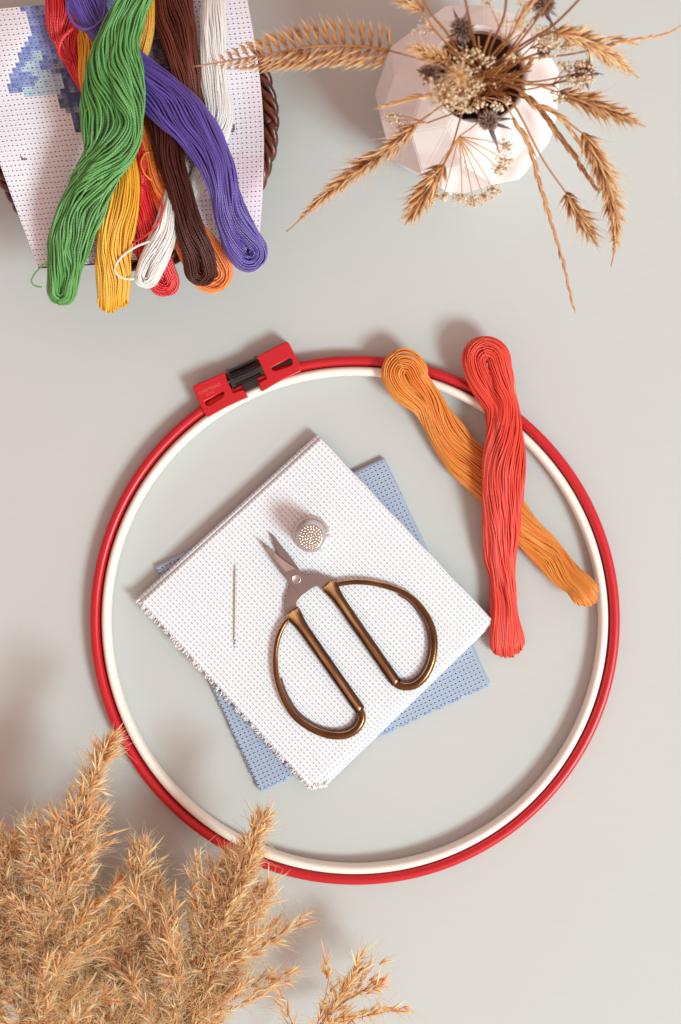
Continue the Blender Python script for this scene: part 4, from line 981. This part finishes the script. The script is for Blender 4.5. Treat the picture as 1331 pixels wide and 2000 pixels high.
reed('narrow reed plume between the two larger ones', [(205, 2080, 30), (222, 1940, 36), (245, 1820, 40), (272, 1720, 42), (287, 1665, 42)], [20, 19, 16, 10, 3], 56, 1.0, 14, 3)
reed('leaning reed plume whose tip overlaps the lower rim of the hoop', [(330, 2080, 40), (372, 1930, 46), (415, 1820, 50), (455, 1730, 52), (492, 1650, 52), (512, 1604, 52)], [27, 29, 27, 20, 8, 3, 1.2], 105, 1.0, 14, 4)
reed('small sparse reed sprig at the bottom edge right of the others', [(585, 2060, 24), (630, 1995, 30), (680, 1950, 33), (735, 1922, 34)], [26, 22, 15, 8, 2], 17, .45, 6, 5, ang=(12, 55), slen=7.5, flatten=.3)
reed('short brown reed plume low at the bottom between the tall plumes', [(140, 2100, 16), (155, 2010, 22), (180, 1900, 26), (205, 1830, 28)], [22, 20, 15, 5], 70, 1.0, 3, 6)

# ------------------------------------------------------------------ light
w = bpy.data.worlds.new('World'); SC.world = w; w.use_nodes = True
nt = w.node_tree; bg = nt.nodes['Background']
tc = N(nt, 'ShaderNodeTexCoord'); sp = N(nt, 'ShaderNodeSeparateXYZ'); L(nt, tc.outputs['Generated'], sp.inputs[0])
f = math_(nt, 'ADD', math_(nt, 'MULTIPLY', sp.outputs[0], .36), math_(nt, 'MULTIPLY', sp.outputs[1], -.28))
f = math_(nt, 'ADD', f, .5)
WS = 1.72
L(nt, ramp(nt, f, [(0, (.26, .155, .13, 1)), (.5, (.50, .335, .285, 1)), (1, (.82, .62, .54, 1))]), bg.inputs[0]); bg.inputs[1].default_value = WS
ld = bpy.data.lights.new('window_light', 'AREA'); ld.shape = 'RECTANGLE'; ld.size = .85; ld.size_y = .85
lo = bpy.data.objects.new('window_light', ld); COL.objects.link(lo)
az = np.array([.80, -.60]); el = math.radians(47); D = 3.2
tgt = Vector((0, -.02, 0)); lo.location = tgt+Vector((az[0]*math.cos(el)*D, az[1]*math.cos(el)*D, math.sin(el)*D))
lo.rotation_euler = (tgt-lo.location).to_track_quat('-Z', 'Y').to_euler()
ld.energy = 95; ld.color = (.80, 1.0, 1.0)

# ------------------------------------------------------------------ camera
cam = bpy.data.cameras.new('camera'); co = bpy.data.objects.new('camera', cam); COL.objects.link(co)
cam.sensor_fit = 'VERTICAL'; cam.sensor_height = 24; cam.sensor_width = 24; cam.lens = 24*HC/500
cam.shift_y = -.1; co.location = (0, .05, HC*.001); co.rotation_euler = (0, 0, 0)
cam.clip_start = .02; cam.clip_end = 20
cam.dof.use_dof = True; cam.dof.focus_distance = HC*.001-.012; cam.dof.aperture_fstop = 9
SC.camera = co
SC.render.engine = 'CYCLES'
SC.view_settings.view_transform = 'Standard'; SC.view_settings.look = 'None'; SC.view_settings.exposure = 0; SC.view_settings.gamma = 1
SC.cycles.use_denoising = True; SC.cycles.max_bounces = 9; SC.cycles.diffuse_bounces = 6; SC.cycles.transmission_bounces = 8
SC.render.resolution_x = 681; SC.render.resolution_y = 1024
